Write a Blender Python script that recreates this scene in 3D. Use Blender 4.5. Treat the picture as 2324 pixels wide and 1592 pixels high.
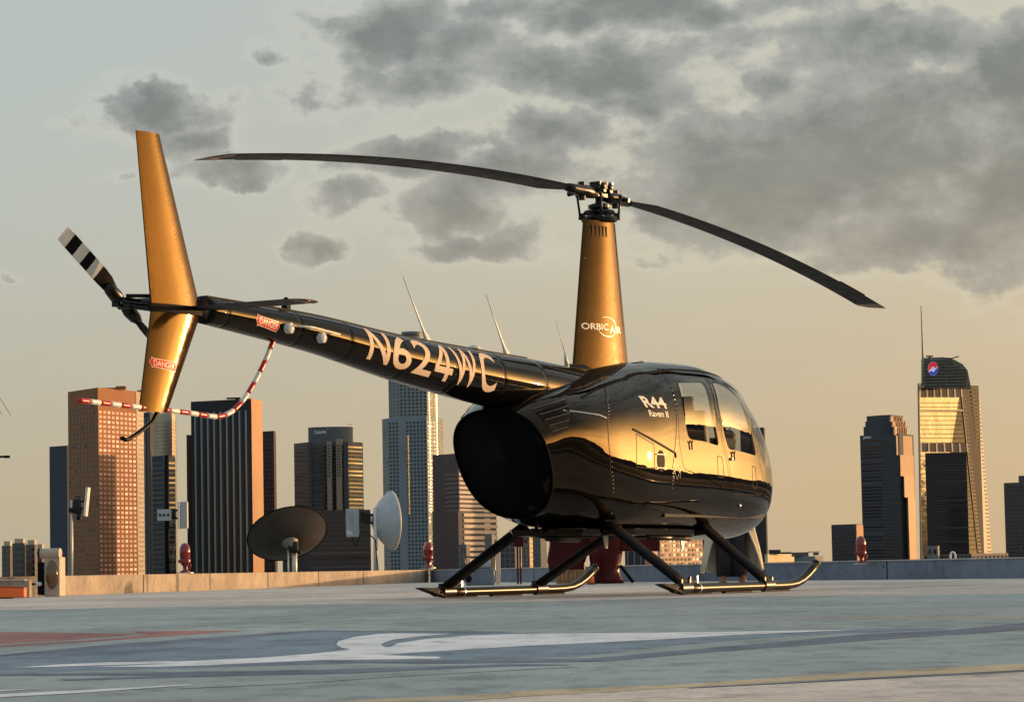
import bpy, bmesh, math, random
from mathutils import Vector, Matrix, noise
from mathutils.bvhtree import BVHTree
random.seed(7)
S = bpy.context.scene
for o in list(bpy.data.objects): bpy.data.objects.remove(o)
PI = math.pi; R = math.radians
# ------------------------------------------------------------------ camera
CH, PITCH, ROLL, FPX = 0.2142, 0.0764, 0.0192, 6487.0
PW, PH = 2324.0, 1592.0
cp, sp, cr, sr = math.cos(PITCH), math.sin(PITCH), math.cos(ROLL), math.sin(ROLL)
cF = Vector((0, cp, sp)); r0 = Vector((1, 0, 0)); u0 = Vector((0, -sp, cp))
cR = r0*cr - u0*sr; cU = u0*cr + r0*sr
cam_d = bpy.data.cameras.new('camera'); cam = bpy.data.objects.new('camera', cam_d)
S.collection.objects.link(cam); S.camera = cam
cam.matrix_world = Matrix(((cR.x, cU.x, -cF.x, 0), (cR.y, cU.y, -cF.y, 0), (cR.z, cU.z, -cF.z, CH), (0, 0, 0, 1)))
cam_d.sensor_width = 36; cam_d.lens = FPX/PW*36; cam_d.clip_start = 0.1; cam_d.clip_end = 60000
S.view_settings.view_transform = 'Standard'; S.view_settings.look = 'None'; S.view_settings.exposure = 0; S.view_settings.gamma = 1
# ------------------------------------------------------------------ sun and sky
SUN_AZ, SUN_EL = R(61), R(2.9)            # azimuth from +Y towards +X
sd = bpy.data.lights.new('sun', 'SUN'); sd.energy = 4.0; sd.angle = R(0.5); sd.color = (1.0, 0.60, 0.30)
so = bpy.data.objects.new('sun', sd); S.collection.objects.link(so)
sv = Vector((math.sin(SUN_AZ)*math.cos(SUN_EL), math.cos(SUN_AZ)*math.cos(SUN_EL), math.sin(SUN_EL)))
so.rotation_euler = sv.to_track_quat('Z', 'Y').to_euler(); so.location = sv*300

def ray(u, v):
    d = cF + cR*((u-PW/2)/FPX) - cU*((v-PH/2)/FPX)
    return d/d.y
def at(u, v, D): return Vector((0, 0, CH)) + ray(u, v)*D          # point at depth D metres
def gp(u, v, z=0.0):
    d = ray(u, v); return Vector((0, 0, CH)) + d*((z-CH)/d.z)

W = bpy.data.worlds.new('World'); S.world = W; W.use_nodes = True
nt = W.node_tree; nt.nodes.clear()
class NB:
    def __init__(s, nt): s.nt = nt
    def new(s, t, **k):
        n = s.nt.nodes.new(t)
        for a, b in k.items(): setattr(n, a, b)
        return n
    def put(s, sock, v):
        if isinstance(v, bpy.types.NodeSocket): s.nt.links.new(v, sock)
        else: sock.default_value = v
    def m(s, op, a, b=0.0, c=None, clamp=False):
        n = s.new('ShaderNodeMath', operation=op); n.use_clamp = clamp
        s.put(n.inputs[0], a); s.put(n.inputs[1], b)
        if c is not None: s.put(n.inputs[2], c)
        return n.outputs[0]
    def mix(s, f, a, b, mode='MIX'):
        n = s.new('ShaderNodeMix', data_type='RGBA', blend_type=mode); n.clamp_factor = True
        s.put(n.inputs[0], f)
        s.put(n.inputs[6], a if isinstance(a, bpy.types.NodeSocket) else (*a, 1)); s.put(n.inputs[7], b if isinstance(b, bpy.types.NodeSocket) else (*b, 1))
        return n.outputs[2]
    def sstep(s, x, a, b):
        n = s.new('ShaderNodeMapRange', interpolation_type='SMOOTHSTEP'); s.put(n.inputs[0], x)
        n.inputs[1].default_value = a; n.inputs[2].default_value = b; return n.outputs[0]
    def noise(s, vec, scale, detail=5, rough=.55, dist=0.0):
        n = s.new('ShaderNodeTexNoise'); s.put(n.inputs['Vector'], vec); n.inputs['Scale'].default_value = scale
        n.inputs['Detail'].default_value = detail; n.inputs['Roughness'].default_value = rough; n.inputs['Distortion'].default_value = dist
        return n.outputs[0]
    def ramp(s, x, stops):
        n = s.new('ShaderNodeValToRGB'); s.put(n.inputs[0], x); e = n.color_ramp.elements
        while len(e) < len(stops): e.new(0.5)
        for q, (p, c) in zip(e, stops): q.position = p; q.color = (*c, 1)
        return n.outputs[0]
    def comb(s, x, y, z=0.0):
        n = s.new('ShaderNodeCombineXYZ'); s.put(n.inputs[0], x); s.put(n.inputs[1], y); s.put(n.inputs[2], z); return n.outputs[0]
b = NB(nt)
tc = b.new('ShaderNodeTexCoord'); sx = b.new('ShaderNodeSeparateXYZ'); nt.links.new(tc.outputs['Generated'], sx.inputs[0])
X, Y, Z = sx.outputs
az = b.m('ARCTAN2', X, Y); el = b.m('ARCSINE', Z)
elp = b.m('MAXIMUM', el, 0.0)
elr = b.m('DIVIDE', elp, R(60), clamp=True)
base = b.ramp(elr, [(0.0, (.575, .465, .32)), (.03, (.58, .485, .335)), (.06, (.575, .51, .39)), (.093, (.57, .545, .455)), (.13, (.56, .57, .51)), (.175, (.53, .57, .545)), (.26, (.50, .56, .58)), (.5, (.48, .56, .60)), (1, (.44, .53, .60))])
azf = b.m('MULTIPLY_ADD', az, 1/R(22), 0.5, clamp=True)
base = b.mix(1.0, base, b.mix(azf, (.93, .97, 1.0), (1.12, 1.0, .86)), 'MULTIPLY')
back = b.sstep(Y, .25, -.45)
base = b.mix(back, base, b.mix(1.0, base, (.66, .90, 1.22), 'MULTIPLY'))
# cloud banks: soft ellipses in azimuth / elevation, frayed by noise
def azel(u, v):
    d = ray(u, v).normalized(); return math.atan2(d.x, d.y), math.asin(d.z)
BL = [(355, 243, 165, 58, 1.0), (440, 325, 90, 48, .85), (505, 388, 140, 34, .8), (270, 397, 45, 18, .5), (150, 268, 40, 18, .5), (605, 130, 58, 30, .75),
      (890, 72, 185, 78, 1.05), (1055, 105, 130, 80, .95), (880, 190, 200, 66, .85), (690, 215, 85, 42, .65), (1375, 158, 262, 86, 1.05), (1420, 225, 140, 40, .8),
      (1350, 18, 560, 52, .95), (1245, 305, 165, 66, .95), (950, 342, 180, 44, .85), (1550, 325, 230, 90, .75), (1010, 462, 150, 66, .95), (1085, 540, 165, 50, .9), (820, 435, 100, 40, .8), (1190, 405, 230, 60, .8),
      (715, 540, 75, 46, .95), (785, 545, 50, 22, .5), (2060, 410, 200, 120, 1.35), (1740, 405, 380, 140, 1.1), (2010, 330, 380, 170, 1.1), (2080, 525, 290, 95, 1.1), (2330, 420, 260, 200, 1.1), (2300, 160, 110, 125, 1.15), (1930, 90, 440, 75, .75),
      (1760, 170, 75, 42, .85), (15, 612, 50, 14, .5), (1470, 568, 130, 26, .5)]
uv = b.comb(az, el)
wr = b.new('ShaderNodeTexNoise'); nt.links.new(uv, wr.inputs['Vector']); wr.inputs['Scale'].default_value = 26; wr.inputs['Detail'].default_value = 7; wr.inputs['Roughness'].default_value = .60
wa = b.new('ShaderNodeVectorMath', operation='SUBTRACT'); nt.links.new(wr.outputs['Color'], wa.inputs[0]); wa.inputs[1].default_value = (.5, .5, .5)
wb = b.new('ShaderNodeVectorMath', operation='MULTIPLY_ADD'); nt.links.new(wa.outputs[0], wb.inputs[0]); wb.inputs[1].default_value = (.050, .030, 0); nt.links.new(uv, wb.inputs[2])
ws = b.new('ShaderNodeSeparateXYZ'); nt.links.new(wb.outputs[0], ws.inputs[0]); wu, wv = ws.outputs[0], ws.outputs[1]
tot = None
for (u, v, ru, rv, amp) in BL:
    a_, e_ = azel(u, v); ra, re = ru/FPX*1.08, rv/FPX*1.10
    p = b.m('MULTIPLY', b.m('SUBTRACT', wu, a_), 1/ra); q = b.m('MULTIPLY', b.m('SUBTRACT', wv, e_), 1/re)
    d2 = b.m('ADD', b.m('MULTIPLY', p, p), b.m('MULTIPLY', q, q))
    g = b.m('MULTIPLY', b.m('POWER', 2.718, b.m('MULTIPLY', d2, -1.0)), amp)
    tot = g if tot is None else b.m('SMOOTH_MAX', tot, g, .16)
fb = b.noise(b.comb(az, b.m('MULTIPLY', el, 1.6)), 17, 9, .60)
fb2 = b.noise(b.comb(az, b.m('MULTIPLY', el, 2.2), 3.0), 4.5, 7, .6)
high = b.m('MULTIPLY', b.m('SUBTRACT', fb2, .44), b.m('MULTIPLY', b.sstep(el, .20, .30), 7.0))     # cloud deck overhead, outside the banks
outer = b.m('MULTIPLY', b.m('SUBTRACT', fb2, .50), b.m('MULTIPLY', b.sstep(el, .07, .14), b.m('MULTIPLY', b.sstep(b.m('ABSOLUTE', az), .2, .35), 7.0)))
field = b.m('ADD', b.m('ADD', tot, b.m('MAXIMUM', high, b.m('MAXIMUM', outer, 0.0))), b.m('MULTIPLY', b.m('SUBTRACT', fb, .5), b.m('MULTIPLY_ADD', b.sstep(tot, .08, .42), 1.9, .10)))
fhi = b.noise(b.comb(az, b.m('MULTIPLY', el, 1.5), 5.0), 60, 6, .62)
field = b.m('ADD', field, b.m('MULTIPLY', b.m('SUBTRACT', fhi, .5), b.m('MULTIPLY', b.sstep(tot, .06, .35), .75)))
dens = b.sstep(field, .27, .58)
core = b.sstep(field, .45, 1.05)
rimn = b.m('MULTIPLY', b.sstep(field, .10, .30), b.m('SUBTRACT', 1.0, b.sstep(field, .34, .55)))
lowf = b.sstep(el, R(10.5), R(3.5))
ccol = b.mix(core, (.385, .40, .385), (.205, .230, .222))
ccol = b.mix(b.m('MULTIPLY', lowf, .6), ccol, (.46, .385, .29))
ccol = b.mix(b.sstep(el, .22, .45), ccol, b.mix(1.0, ccol, (1.7, 1.8, 1.95), 'MULTIPLY'))
fine = b.noise(b.comb(az, b.m('MULTIPLY', el, 1.5), 7.0), 34, 6, .6)
ccol = b.mix(1.0, ccol, b.ramp(fine, [(.3, (.80, .81, .83)), (.7, (1.20, 1.18, 1.14))]), 'MULTIPLY')
lit = b.mix(b.m('MULTIPLY', rimn, .17), base, (.80, .76, .62))
lit = b.mix(1.0, lit, b.ramp(fb2, [(.3, (.975, .98, .985)), (.7, (1.02, 1.02, 1.01))]), 'MULTIPLY')
sky = b.mix(b.m('MULTIPLY', dens, .93), lit, ccol)
# sunset glow low over the horizon round the sun
da = b.m('SUBTRACT', az, SUN_AZ+R(5))
def gl(wa_, we, wb_=None):
    q = b.m('MULTIPLY', da, 1/wa_ if wb_ is None else b.m('MULTIPLY_ADD', b.m('GREATER_THAN', da, 0.0), 1/wb_-1/wa_, 1/wa_)); return b.m('MULTIPLY', b.m('POWER', 2.718, b.m('MULTIPLY', b.m('MULTIPLY', q, q), -1.0)), b.m('POWER', 2.718, b.m('MULTIPLY', b.m('MULTIPLY', elp, elp), -1.0/we**2)))
def vmulc(c, f): 
    n = b.new('ShaderNodeVectorMath', operation='SCALE'); n.inputs[0].default_value = c; b.put(n.inputs['Scale'], f); return n.outputs[0]
def vadd(a, c):
    n = b.new('ShaderNodeVectorMath', operation='ADD'); b.put(n.inputs[0], a); b.put(n.inputs[1], c); return n.outputs[0]
streak = b.m('MULTIPLY_ADD', b.noise(b.comb(az, b.m('MULTIPLY', el, 6.0), 1.0), 5, 4, .5), 1.1, .45)
sky = vadd(sky, vmulc((18.0, 9.4, 2.7), b.m('MULTIPLY', gl(.36, R(7.5), .66), streak)))
sky = vadd(sky, vmulc((13.0, 7.2, 2.1), gl(R(9), R(12))))
sky = vadd(sky, vmulc((1.0, .56, .2), gl(.38, R(16))))
sky = vadd(sky, vmulc((.12, .07, .03), gl(.66, R(16))))
ns = b.new('ShaderNodeTexSky'); ns.sky_type = 'NISHITA'; ns.sun_disc = False; ns.sun_elevation = SUN_EL; ns.sun_rotation = SUN_AZ
up = b.new('ShaderNodeVectorMath', operation='SCALE'); b.put(up.inputs[0], sky); up.inputs['Scale'].default_value = 9.3
nsd = b.new('ShaderNodeVectorMath', operation='SCALE'); nt.links.new(ns.outputs[0], nsd.inputs[0]); nsd.inputs['Scale'].default_value = .07
bg = b.new('ShaderNodeBackground'); b.put(bg.inputs[0], vadd(up.outputs[0], nsd.outputs[0])); bg.inputs[1].default_value = 0.1
ow = b.new('ShaderNodeOutputWorld'); nt.links.new(bg.outputs[0], ow.inputs[0])

# ------------------------------------------------------------------ materials
MATS = {}
def mat(name, col, rough=.5, metal=0.0, spec=.5, tint=None, var=0.0, vscale=3.0, bump=0.0, bscale=20.0, dark=None, coat=0.0, emit=None, stretch=(1, 1, 1), rvar=0.0, grit=0.0):
    if name in MATS: return MATS[name]
    m_ = bpy.data.materials.new(name); m_.use_nodes = True; t = m_.node_tree; n = NB(t)
    p = t.nodes['Principled BSDF']
    p.inputs['Roughness'].default_value = rough; p.inputs['Metallic'].default_value = metal; p.inputs['Specular IOR Level'].default_value = spec
    if tint: p.inputs['Specular Tint'].default_value = (*tint, 1)
    if coat: p.inputs['Coat Weight'].default_value = coat; p.inputs['Coat Roughness'].default_value = .03
    p.inputs['Base Color'].default_value = (*col, 1)
    c = n.new('ShaderNodeTexCoord'); mp = n.new('ShaderNodeMapping'); t.links.new(c.outputs['Object'], mp.inputs[0]); mp.inputs['Scale'].default_value = stretch
    if var > 0:
        f = n.noise(mp.outputs[0], vscale, 6, .6)
        d2 = dark if dark else tuple(x*(1-var) for x in col)
        t.links.new(n.ramp(f, [(.30, d2), (.52, col), (.75, tuple(min(1, x*(1+var*.6)) for x in col))]), p.inputs['Base Color'])
    if grit > 0:       # worn patches, scuffs and dark spots on the deck
        src = p.inputs['Base Color'].links[0].from_socket
        f1 = n.noise(mp.outputs[0], 7.5, 8, .7); f2 = n.noise(mp.outputs[0], .42, 6, .6, .6); f3 = n.noise(mp.outputs[0], 2.6, 3, .5)
        k1 = n.ramp(f1, [(.28, (1-grit*.7,)*3), (.5, (1, 1, 1)), (.72, (1+grit*.16,)*3)]); k2 = n.ramp(f2, [(.32, (1-grit*.42, 1-grit*.40, 1-grit*.38)), (.6, (1.03, 1.02, 1.0))])
        k3 = n.ramp(f3, [(.235, (.30, .29, .28)), (.262, (1, 1, 1))])
        t.links.new(n.mix(1.0, n.mix(1.0, n.mix(1.0, src, k1, 'MULTIPLY'), k2, 'MULTIPLY'), k3, 'MULTIPLY'), p.inputs['Base Color'])
    if rvar > 0:
        f = n.noise(mp.outputs[0], vscale*2.3, 5, .65)
        t.links.new(n.m('MULTIPLY_ADD', n.sstep(f, .35, .75), rvar, rough), p.inputs['Roughness'])
    if bump > 0:
        f = n.noise(mp.outputs[0], bscale, 3, .5); bn = n.new('ShaderNodeBump'); t.links.new(f, bn.inputs['Height'])
        bn.inputs['Strength'].default_value = 1.0; bn.inputs['Distance'].default_value = bump; t.links.new(bn.outputs[0], p.inputs['Normal'])
    if emit: p.inputs['Emission Color'].default_value = (*emit, 1); p.inputs['Emission Strength'].default_value = 1
    MATS[name] = m_; return m_
PAINT = mat('black_paint', (.004, .0035, .0035), .012, spec=.33, tint=(1, .70, .36), bump=.002, bscale=3.2)
DOORP = mat('door_paint', (.004, .0035, .0035), .012, spec=.33, tint=(1, .70, .36), bump=.001, bscale=2.0)
BOOMP = mat('boom_paint', (.003, .0027, .0027), .012, spec=.20, tint=(1, .75, .45), bump=.0006, bscale=4)
BRONZE = mat('bronze_sheet', (.030, .0145, .0035), .075, metal=.28, spec=.60, tint=(1, .62, .20), var=.25, vscale=6, bump=.0010, bscale=4, rvar=.07)
MATTE = mat('matte_black', (.006, .006, .007), .65, spec=.08, var=.4, vscale=8)
DARKM = mat('dark_metal', (.012, .011, .010), .35, metal=.3, var=.5, vscale=20)
BLADE = mat('blade_paint', (.005, .005, .006), .42, spec=.10, var=.4, vscale=4, rvar=.15)
STEEL = mat('steel', (.45, .42, .38), .28, metal=1, var=.3, vscale=30)
GEARM = mat('skid_paint', (.008, .006, .004), .30, spec=.20, metal=.08, tint=(1, .8, .5), var=.5, vscale=9)
WHITE = mat('white_plastic', (.72, .69, .62), .4, var=.1, vscale=8)
LETTER = mat('letter_vinyl', (.70, .54, .39), .6, spec=.08, var=.08, vscale=5)
LETW = mat('letter_cream', (.80, .74, .60), .35)
RED = mat('red_vinyl', (.62, .022, .012), .5, spec=.1)
REDP = mat('red_gloss', (.22, .005, .008), .16, coat=.3, var=.35, vscale=6)
SEAT = mat('seat_leather', (.045, .042, .040), .5, var=.3, vscale=12)
LINER = mat('cabin_liner', (.02, .019, .018), .8, var=.3, vscale=5)
RUBBER = mat('rubber', (.012, .012, .012), .7)
def glass(name, tint, rough=.01, f0=1.5):
    m_ = bpy.data.materials.new(name); m_.use_nodes = True; t = m_.node_tree; t.nodes.clear(); n = NB(t)
    tr = n.new('ShaderNodeBsdfTransparent'); tr.inputs[0].default_value = (*tint, 1); g = n.new('ShaderNodeBsdfGlossy'); g.inputs['Roughness'].default_value = rough
    fr = n.new('ShaderNodeFresnel'); ge = n.new('ShaderNodeNewGeometry'); t.links.new(n.m('MULTIPLY_ADD', ge.outputs['Backfacing'], 1/f0-f0, f0), fr.inputs[0]); mx = n.new('ShaderNodeMixShader'); o = n.new('ShaderNodeOutputMaterial')
    t.links.new(n.m('MULTIPLY', fr.outputs[0], .85, clamp=True), mx.inputs[0]); t.links.new(tr.outputs[0], mx.inputs[1]); t.links.new(g.outputs[0], mx.inputs[2]); t.links.new(mx.outputs[0], o.inputs[0])
    return m_
GLASS = glass('cabin_glass', (.74, .76, .76), .012)

# ------------------------------------------------------------------ mesh helpers
COL = S.collection
def link(name, me, m_=None, parent=None, smooth=False):
    o = bpy.data.objects.new(name, me); COL.objects.link(o)
    if m_: me.materials.append(m_)
    if parent: o.parent = parent
    if smooth:
        for p in me.polygons: p.use_smooth = True
    return o
def tag(o, label=None, cat=None, group=None, kind=None):
    if label: o['label'] = label
    if cat: o['category'] = cat
    if group: o['group'] = group
    if kind: o['kind'] = kind
    return o
def empty(name, loc, rz=0, **k):
    o = bpy.data.objects.new(name, None); COL.objects.link(o); o.location = loc; o.rotation_euler = (0, 0, rz); o.empty_display_size = .1
    return tag(o, **k)
class MB:
    def __init__(s): s.v = []; s.f = []
    def add(s, v, f):
        k = len(s.v); s.v += [tuple(p) for p in v]; s.f += [tuple(i+k for i in q) for q in f]; return s
    def box(s, c, d, rz=0, M=None):
        hx, hy, hz = d[0]/2, d[1]/2, d[2]/2; ca, sa = math.cos(rz), math.sin(rz); V = []
        for x, y, z in ((-hx, -hy, -hz), (hx, -hy, -hz), (hx, hy, -hz), (-hx, hy, -hz), (-hx, -hy, hz), (hx, -hy, hz), (hx, hy, hz), (-hx, hy, hz)):
            p = Vector((x*ca-y*sa, x*sa+y*ca, z))
            if M: p = M @ p
            V.append(p + Vector(c))
        return s.add(V, [(0, 3, 2, 1), (4, 5, 6, 7), (0, 1, 5, 4), (1, 2, 6, 5), (2, 3, 7, 6), (3, 0, 4, 7)])
    def loft(s, rings, caps=True, closed=True):
        n = len(rings[0]); V = [p for r_ in rings for p in r_]; F = []
        for i in range(len(rings)-1):
            for j in range(n if closed else n-1):
                a = i*n+j; c = i*n+(j+1) % n; F.append((a, c, c+n, a+n))
        if caps and closed: F.append(tuple(reversed(range(n)))); F.append(tuple(range((len(rings)-1)*n, len(rings)*n)))
        return s.add(V, F)
    def tube(s, pts, rad, n=12, flat=1.0, up=None, caps=True):
        pts = [Vector(p) for p in pts]; rads = rad if isinstance(rad, (list, tuple)) else [rad]*len(pts); rings = []; ref = Vector(up) if up else None
        for i, p in enumerate(pts):
            t = (pts[min(i+1, len(pts)-1)] - pts[max(i-1, 0)]).normalized()
            if ref is None: ref = Vector((0, 0, 1)) if abs(t.z) < .9 else Vector((1, 0, 0))
            a = ref - t*ref.dot(t)
            a.normalize(); c = t.cross(a)
            if up is None: ref = a
            rings.append([p + (a*math.cos(2*PI*k/n)*rads[i] + c*math.sin(2*PI*k/n)*rads[i]*flat) for k in range(n)])
        return s.loft(rings, caps)
    def prism(s, poly, axis, lo, hi):
        n = len(poly)
        def P(q, h):
            return {'x': (h, q[0], q[1]), 'y': (q[0], h, q[1]), 'z': (q[0], q[1], h)}[axis]
        V = [P(q, lo) for q in poly] + [P(q, hi) for q in poly]
        F = [(i, (i+1) % n, n+(i+1) % n, n+i) for i in range(n)] + [tuple(reversed(range(n))), tuple(range(n, 2*n))]
        return s.add(V, F)
    def sphere(s, c, r, n=12, sc=(1, 1, 1)):
        rings = []
        for i in range(1, n//2+1):
            t = PI*i/(n//2+1); rings.append([(c[0]+r*sc[0]*math.sin(t)*math.cos(2*PI*k/n), c[1]+r*sc[1]*math.sin(t)*math.sin(2*PI*k/n), c[2]+r*sc[2]*math.cos(t)) for k in range(n)])
        return s.loft(rings)
    def lathe(s, prof, c=(0, 0, 0), n=24, M=None):
        rings = [[(M @ Vector((r_*math.cos(2*PI*k/n), r_*math.sin(2*PI*k/n), z)) if M else Vector((r_*math.cos(2*PI*k/n), r_*math.sin(2*PI*k/n), z))) + Vector(c) for k in range(n)] for r_, z in prof]
        return s.loft(rings)
    def build(s, name, m_, parent=None, smooth=False, bevel=0.0, fix=True, angle=None):
        me = bpy.data.meshes.new(name); me.from_pydata(s.v, [], s.f); me.update()
        if fix or bevel:
            bm = bmesh.new(); bm.from_mesh(me)
            if fix: bmesh.ops.recalc_face_normals(bm, faces=bm.faces)
            if bevel: bmesh.ops.bevel(bm, geom=bm.edges[:], offset=bevel, segments=2, affect='EDGES', profile=.5)
            bm.to_mesh(me); bm.free()
        o = link(name, me, m_, parent, smooth or angle is not None)
        if angle is not None: me.set_sharp_from_angle(angle=R(angle))
        return o
def bvh_of(o): 
    return BVHTree.FromPolygons([v.co.copy() for v in o.data.vertices], [tuple(p.vertices) for p in o.data.polygons])
def text_bm(body, size=1.0, sx=1.0, shear=0.0, bold=0.0):
    c = bpy.data.curves.new('t', 'FONT'); c.body = body; c.size = size; c.shear = shear; c.offset = bold
    o = bpy.data.objects.new('t', c); COL.objects.link(o); dg = bpy.context.evaluated_depsgraph_get(); dg.update()
    me = bpy.data.meshes.new_from_object(o.evaluated_get(dg)); bpy.data.objects.remove(o); bm = bmesh.new(); bm.from_mesh(me); bpy.data.meshes.remove(me)
    xs = [v.co.x for v in bm.verts]; ys = [v.co.y for v in bm.verts]; x0, x1, y0, y1 = min(xs), max(xs), min(ys), max(ys)
    for v in bm.verts: v.co.x = (v.co.x-x0)/(x1-x0); v.co.y = (v.co.y-y0)/(y1-y0); v.co.z = 0
    return bm
def poly_bm(pts):
    bm = bmesh.new(); bm.faces.new([bm.verts.new((p[0], p[1], 0)) for p in pts]); return bm
def grid_cut(bm, nx, ny):
    for k in range(1, ny): bmesh.ops.bisect_plane(bm, geom=bm.verts[:]+bm.edges[:]+bm.faces[:], plane_co=(0, k/ny, 0), plane_no=(0, 1, 0))
    for k in range(1, nx): bmesh.ops.bisect_plane(bm, geom=bm.verts[:]+bm.edges[:]+bm.faces[:], plane_co=(k/nx, 0, 0), plane_no=(1, 0, 0))
def conform(bm, fn, name, m_, parent, nx=12, ny=8, off=.002, bv=None, thick=True):
    """maps unit square to the surface: fn(u,v) -> point; optional ray down +y on bv"""
    grid_cut(bm, nx, ny)
    for v in bm.verts:
        p = Vector(fn(v.co.x, v.co.y))
        if bv:
            h = bv.ray_cast(Vector((p.x, p.y, p.z)), Vector((0, 1, 0)))
            if h[0] is not None:
                nn = h[1] if h[1].y < 0 else -h[1]; p = h[0] + nn*off
            else: p.y = -.02
        v.co = p
    me = bpy.data.meshes.new(name); bm.to_mesh(me); bm.free()
    return link(name, me, m_, parent)
def chaikin(P, it=2):
    for _ in range(it):
        Q = []
        for i in range(len(P)):
            a, c = P[i], P[(i+1) % len(P)]; Q += [(a[0]*.75+c[0]*.25, a[1]*.75+c[1]*.25), (a[0]*.25+c[0]*.75, a[1]*.25+c[1]*.75)]
        P = Q
    return P
def rc(P, r):                                     # polygon with corners rounded by about r
    Q = []
    n = len(P)
    for i in range(n):
        a, c, d = Vector(P[i-1]), Vector(P[i]), Vector(P[(i+1) % n])
        e1 = (a-c); e2 = (d-c); k1 = min(r, e1.length*.45); k2 = min(r, e2.length*.45)
        p0 = c+e1.normalized()*k1; p2 = c+e2.normalized()*k2
        for t in (0, .25, .5, .75, 1): Q.append(tuple(p0*(1-t)**2+c*2*t*(1-t)+p2*t*t))
    return Q
def inside(P, x, z):
    r_ = False; n = len(P)
    for i in range(n):
        (x1, z1), (x2, z2) = P[i], P[i-1]
        if (z1 > z) != (z2 > z) and x < (x2-x1)*(z-z1)/(z2-z1)+x1: r_ = not r_
    return r_
def shrink(P, d):
    n = len(P); A = sum(P[i-1][0]*P[i][1]-P[i][0]*P[i-1][1] for i in range(n)); s_ = 1 if A > 0 else -1; Q = []
    for i in range(n):
        a, c = Vector(P[i-1]), Vector(P[(i+1) % n]); t = (c-a).normalized(); Q.append((P[i][0]-t.y*d*s_, P[i][1]+t.x*d*s_))
    return Q

exec_parts = []
# ================================================================== SETTING: city ground, hills, roof deck
CITYZ = -75.0
cg = MB(); cg.add([(-30000, -30000, CITYZ), (30000, -30000, CITYZ), (30000, 40000, CITYZ), (-30000, 40000, CITYZ)], [(0, 1, 2, 3)])
tag(cg.build('city_ground', mat('city_ground', (.10, .095, .085), .9, var=.5, vscale=.01), fix=False), kind='structure')
hm = MB(); rows = []
for j, (dist, hh) in enumerate(((7600, -90), (7800, 30), (8200, 120), (8800, 170), (9800, -60))):
    row = []
    for i in range(121):
        a = R(14 + 130*i/120); n_ = noise.fractal(Vector((i*.11, j*.3, 3)), 1.0, 2.0, 5); row.append((math.sin(a)*dist, math.cos(a)*dist, hh*(1+.6*n_) if j else hh))
    rows.append(row)
hm.loft(rows, caps=False, closed=False)
tag(hm.build('hills', mat('hills', (.06, .055, .045), .95, var=.4, vscale=.004), smooth=True), kind='structure')

CONC = mat('deck_concrete', (.74, .63, .54), .75, spec=.12, grit=.75, var=.22, vscale=.9, bump=.002, bscale=30, dark=(.60, .53, .47), stretch=(1, .6, 1))
LW = [(-15.1, -12.0), (-5.8, 36.9), (-1.75, 57.3)]
RW = [(6.9, -12.0), (6.9, 26.0), (6.35, 33.3), (6.1, 34.0), (1.78, 43.0), (-1.72, 57.3)]  # out-of-frame right leg pulled in close to shape what the flank reflects
deckp = LW + list(reversed(RW))
dk = MB(); n_ = len(deckp)
dk.add([(x, y, 0) for x, y in deckp] + [(x, y, -1.2) for x, y in deckp], [tuple(range(n_))] + [(i, (i+1) % n_, n_+(i+1) % n_, n_+i) for i in range(n_)] + [tuple(reversed(range(n_, 2*n_)))])
tag(dk.build('rooftop_deck', CONC), kind='structure')
lr = MB(); lo = [(-30, -12), (-17, 36), (-10, 75), (1, 75), (-1.0, 58), (-14.9, -12)]
lr.add([(x, y, -.004) for x, y in lo] + [(x, y, -1.0) for x, y in lo], [tuple(range(6))] + [(i, (i+1) % 6, 6+(i+1) % 6, 6+i) for i in range(6)] + [tuple(reversed(range(6, 12)))])
tag(lr.build('lower_roof', mat('lower_roof_gravel', (.30, .28, .25), .9, var=.3, vscale=3)), kind='structure')
tr_ = MB(); tr_.add([(7.0, -14, -1.3), (60, -14, -1.3), (60, 90, -1.3), (1, 90, -1.3), (-2, 57, -1.3)], [(0, 1, 2, 3, 4)])  # unseen dark sheet, added so the lower flank reflects near black
tag(tr_.build('dark_reflection_sheet', mat('reflection_black', (.022, .021, .022), .9, spec=.05, var=.3, vscale=2), fix=False), kind='structure')
bd = MB(); inn = [(x*.96-.1, y*.97+.7) for x, y in deckp]
bd.add([(x, y, -1.2) for x, y in inn] + [(x, y, CITYZ) for x, y in inn], [(i, (i+1) % n_, n_+(i+1) % n_, n_+i) for i in range(n_)])
tag(bd.build('host_tower', mat('tower_wall', (.3, .28, .25), .8, var=.2)), label='office tower carrying the rooftop helipad under the deck', cat='building')
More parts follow.
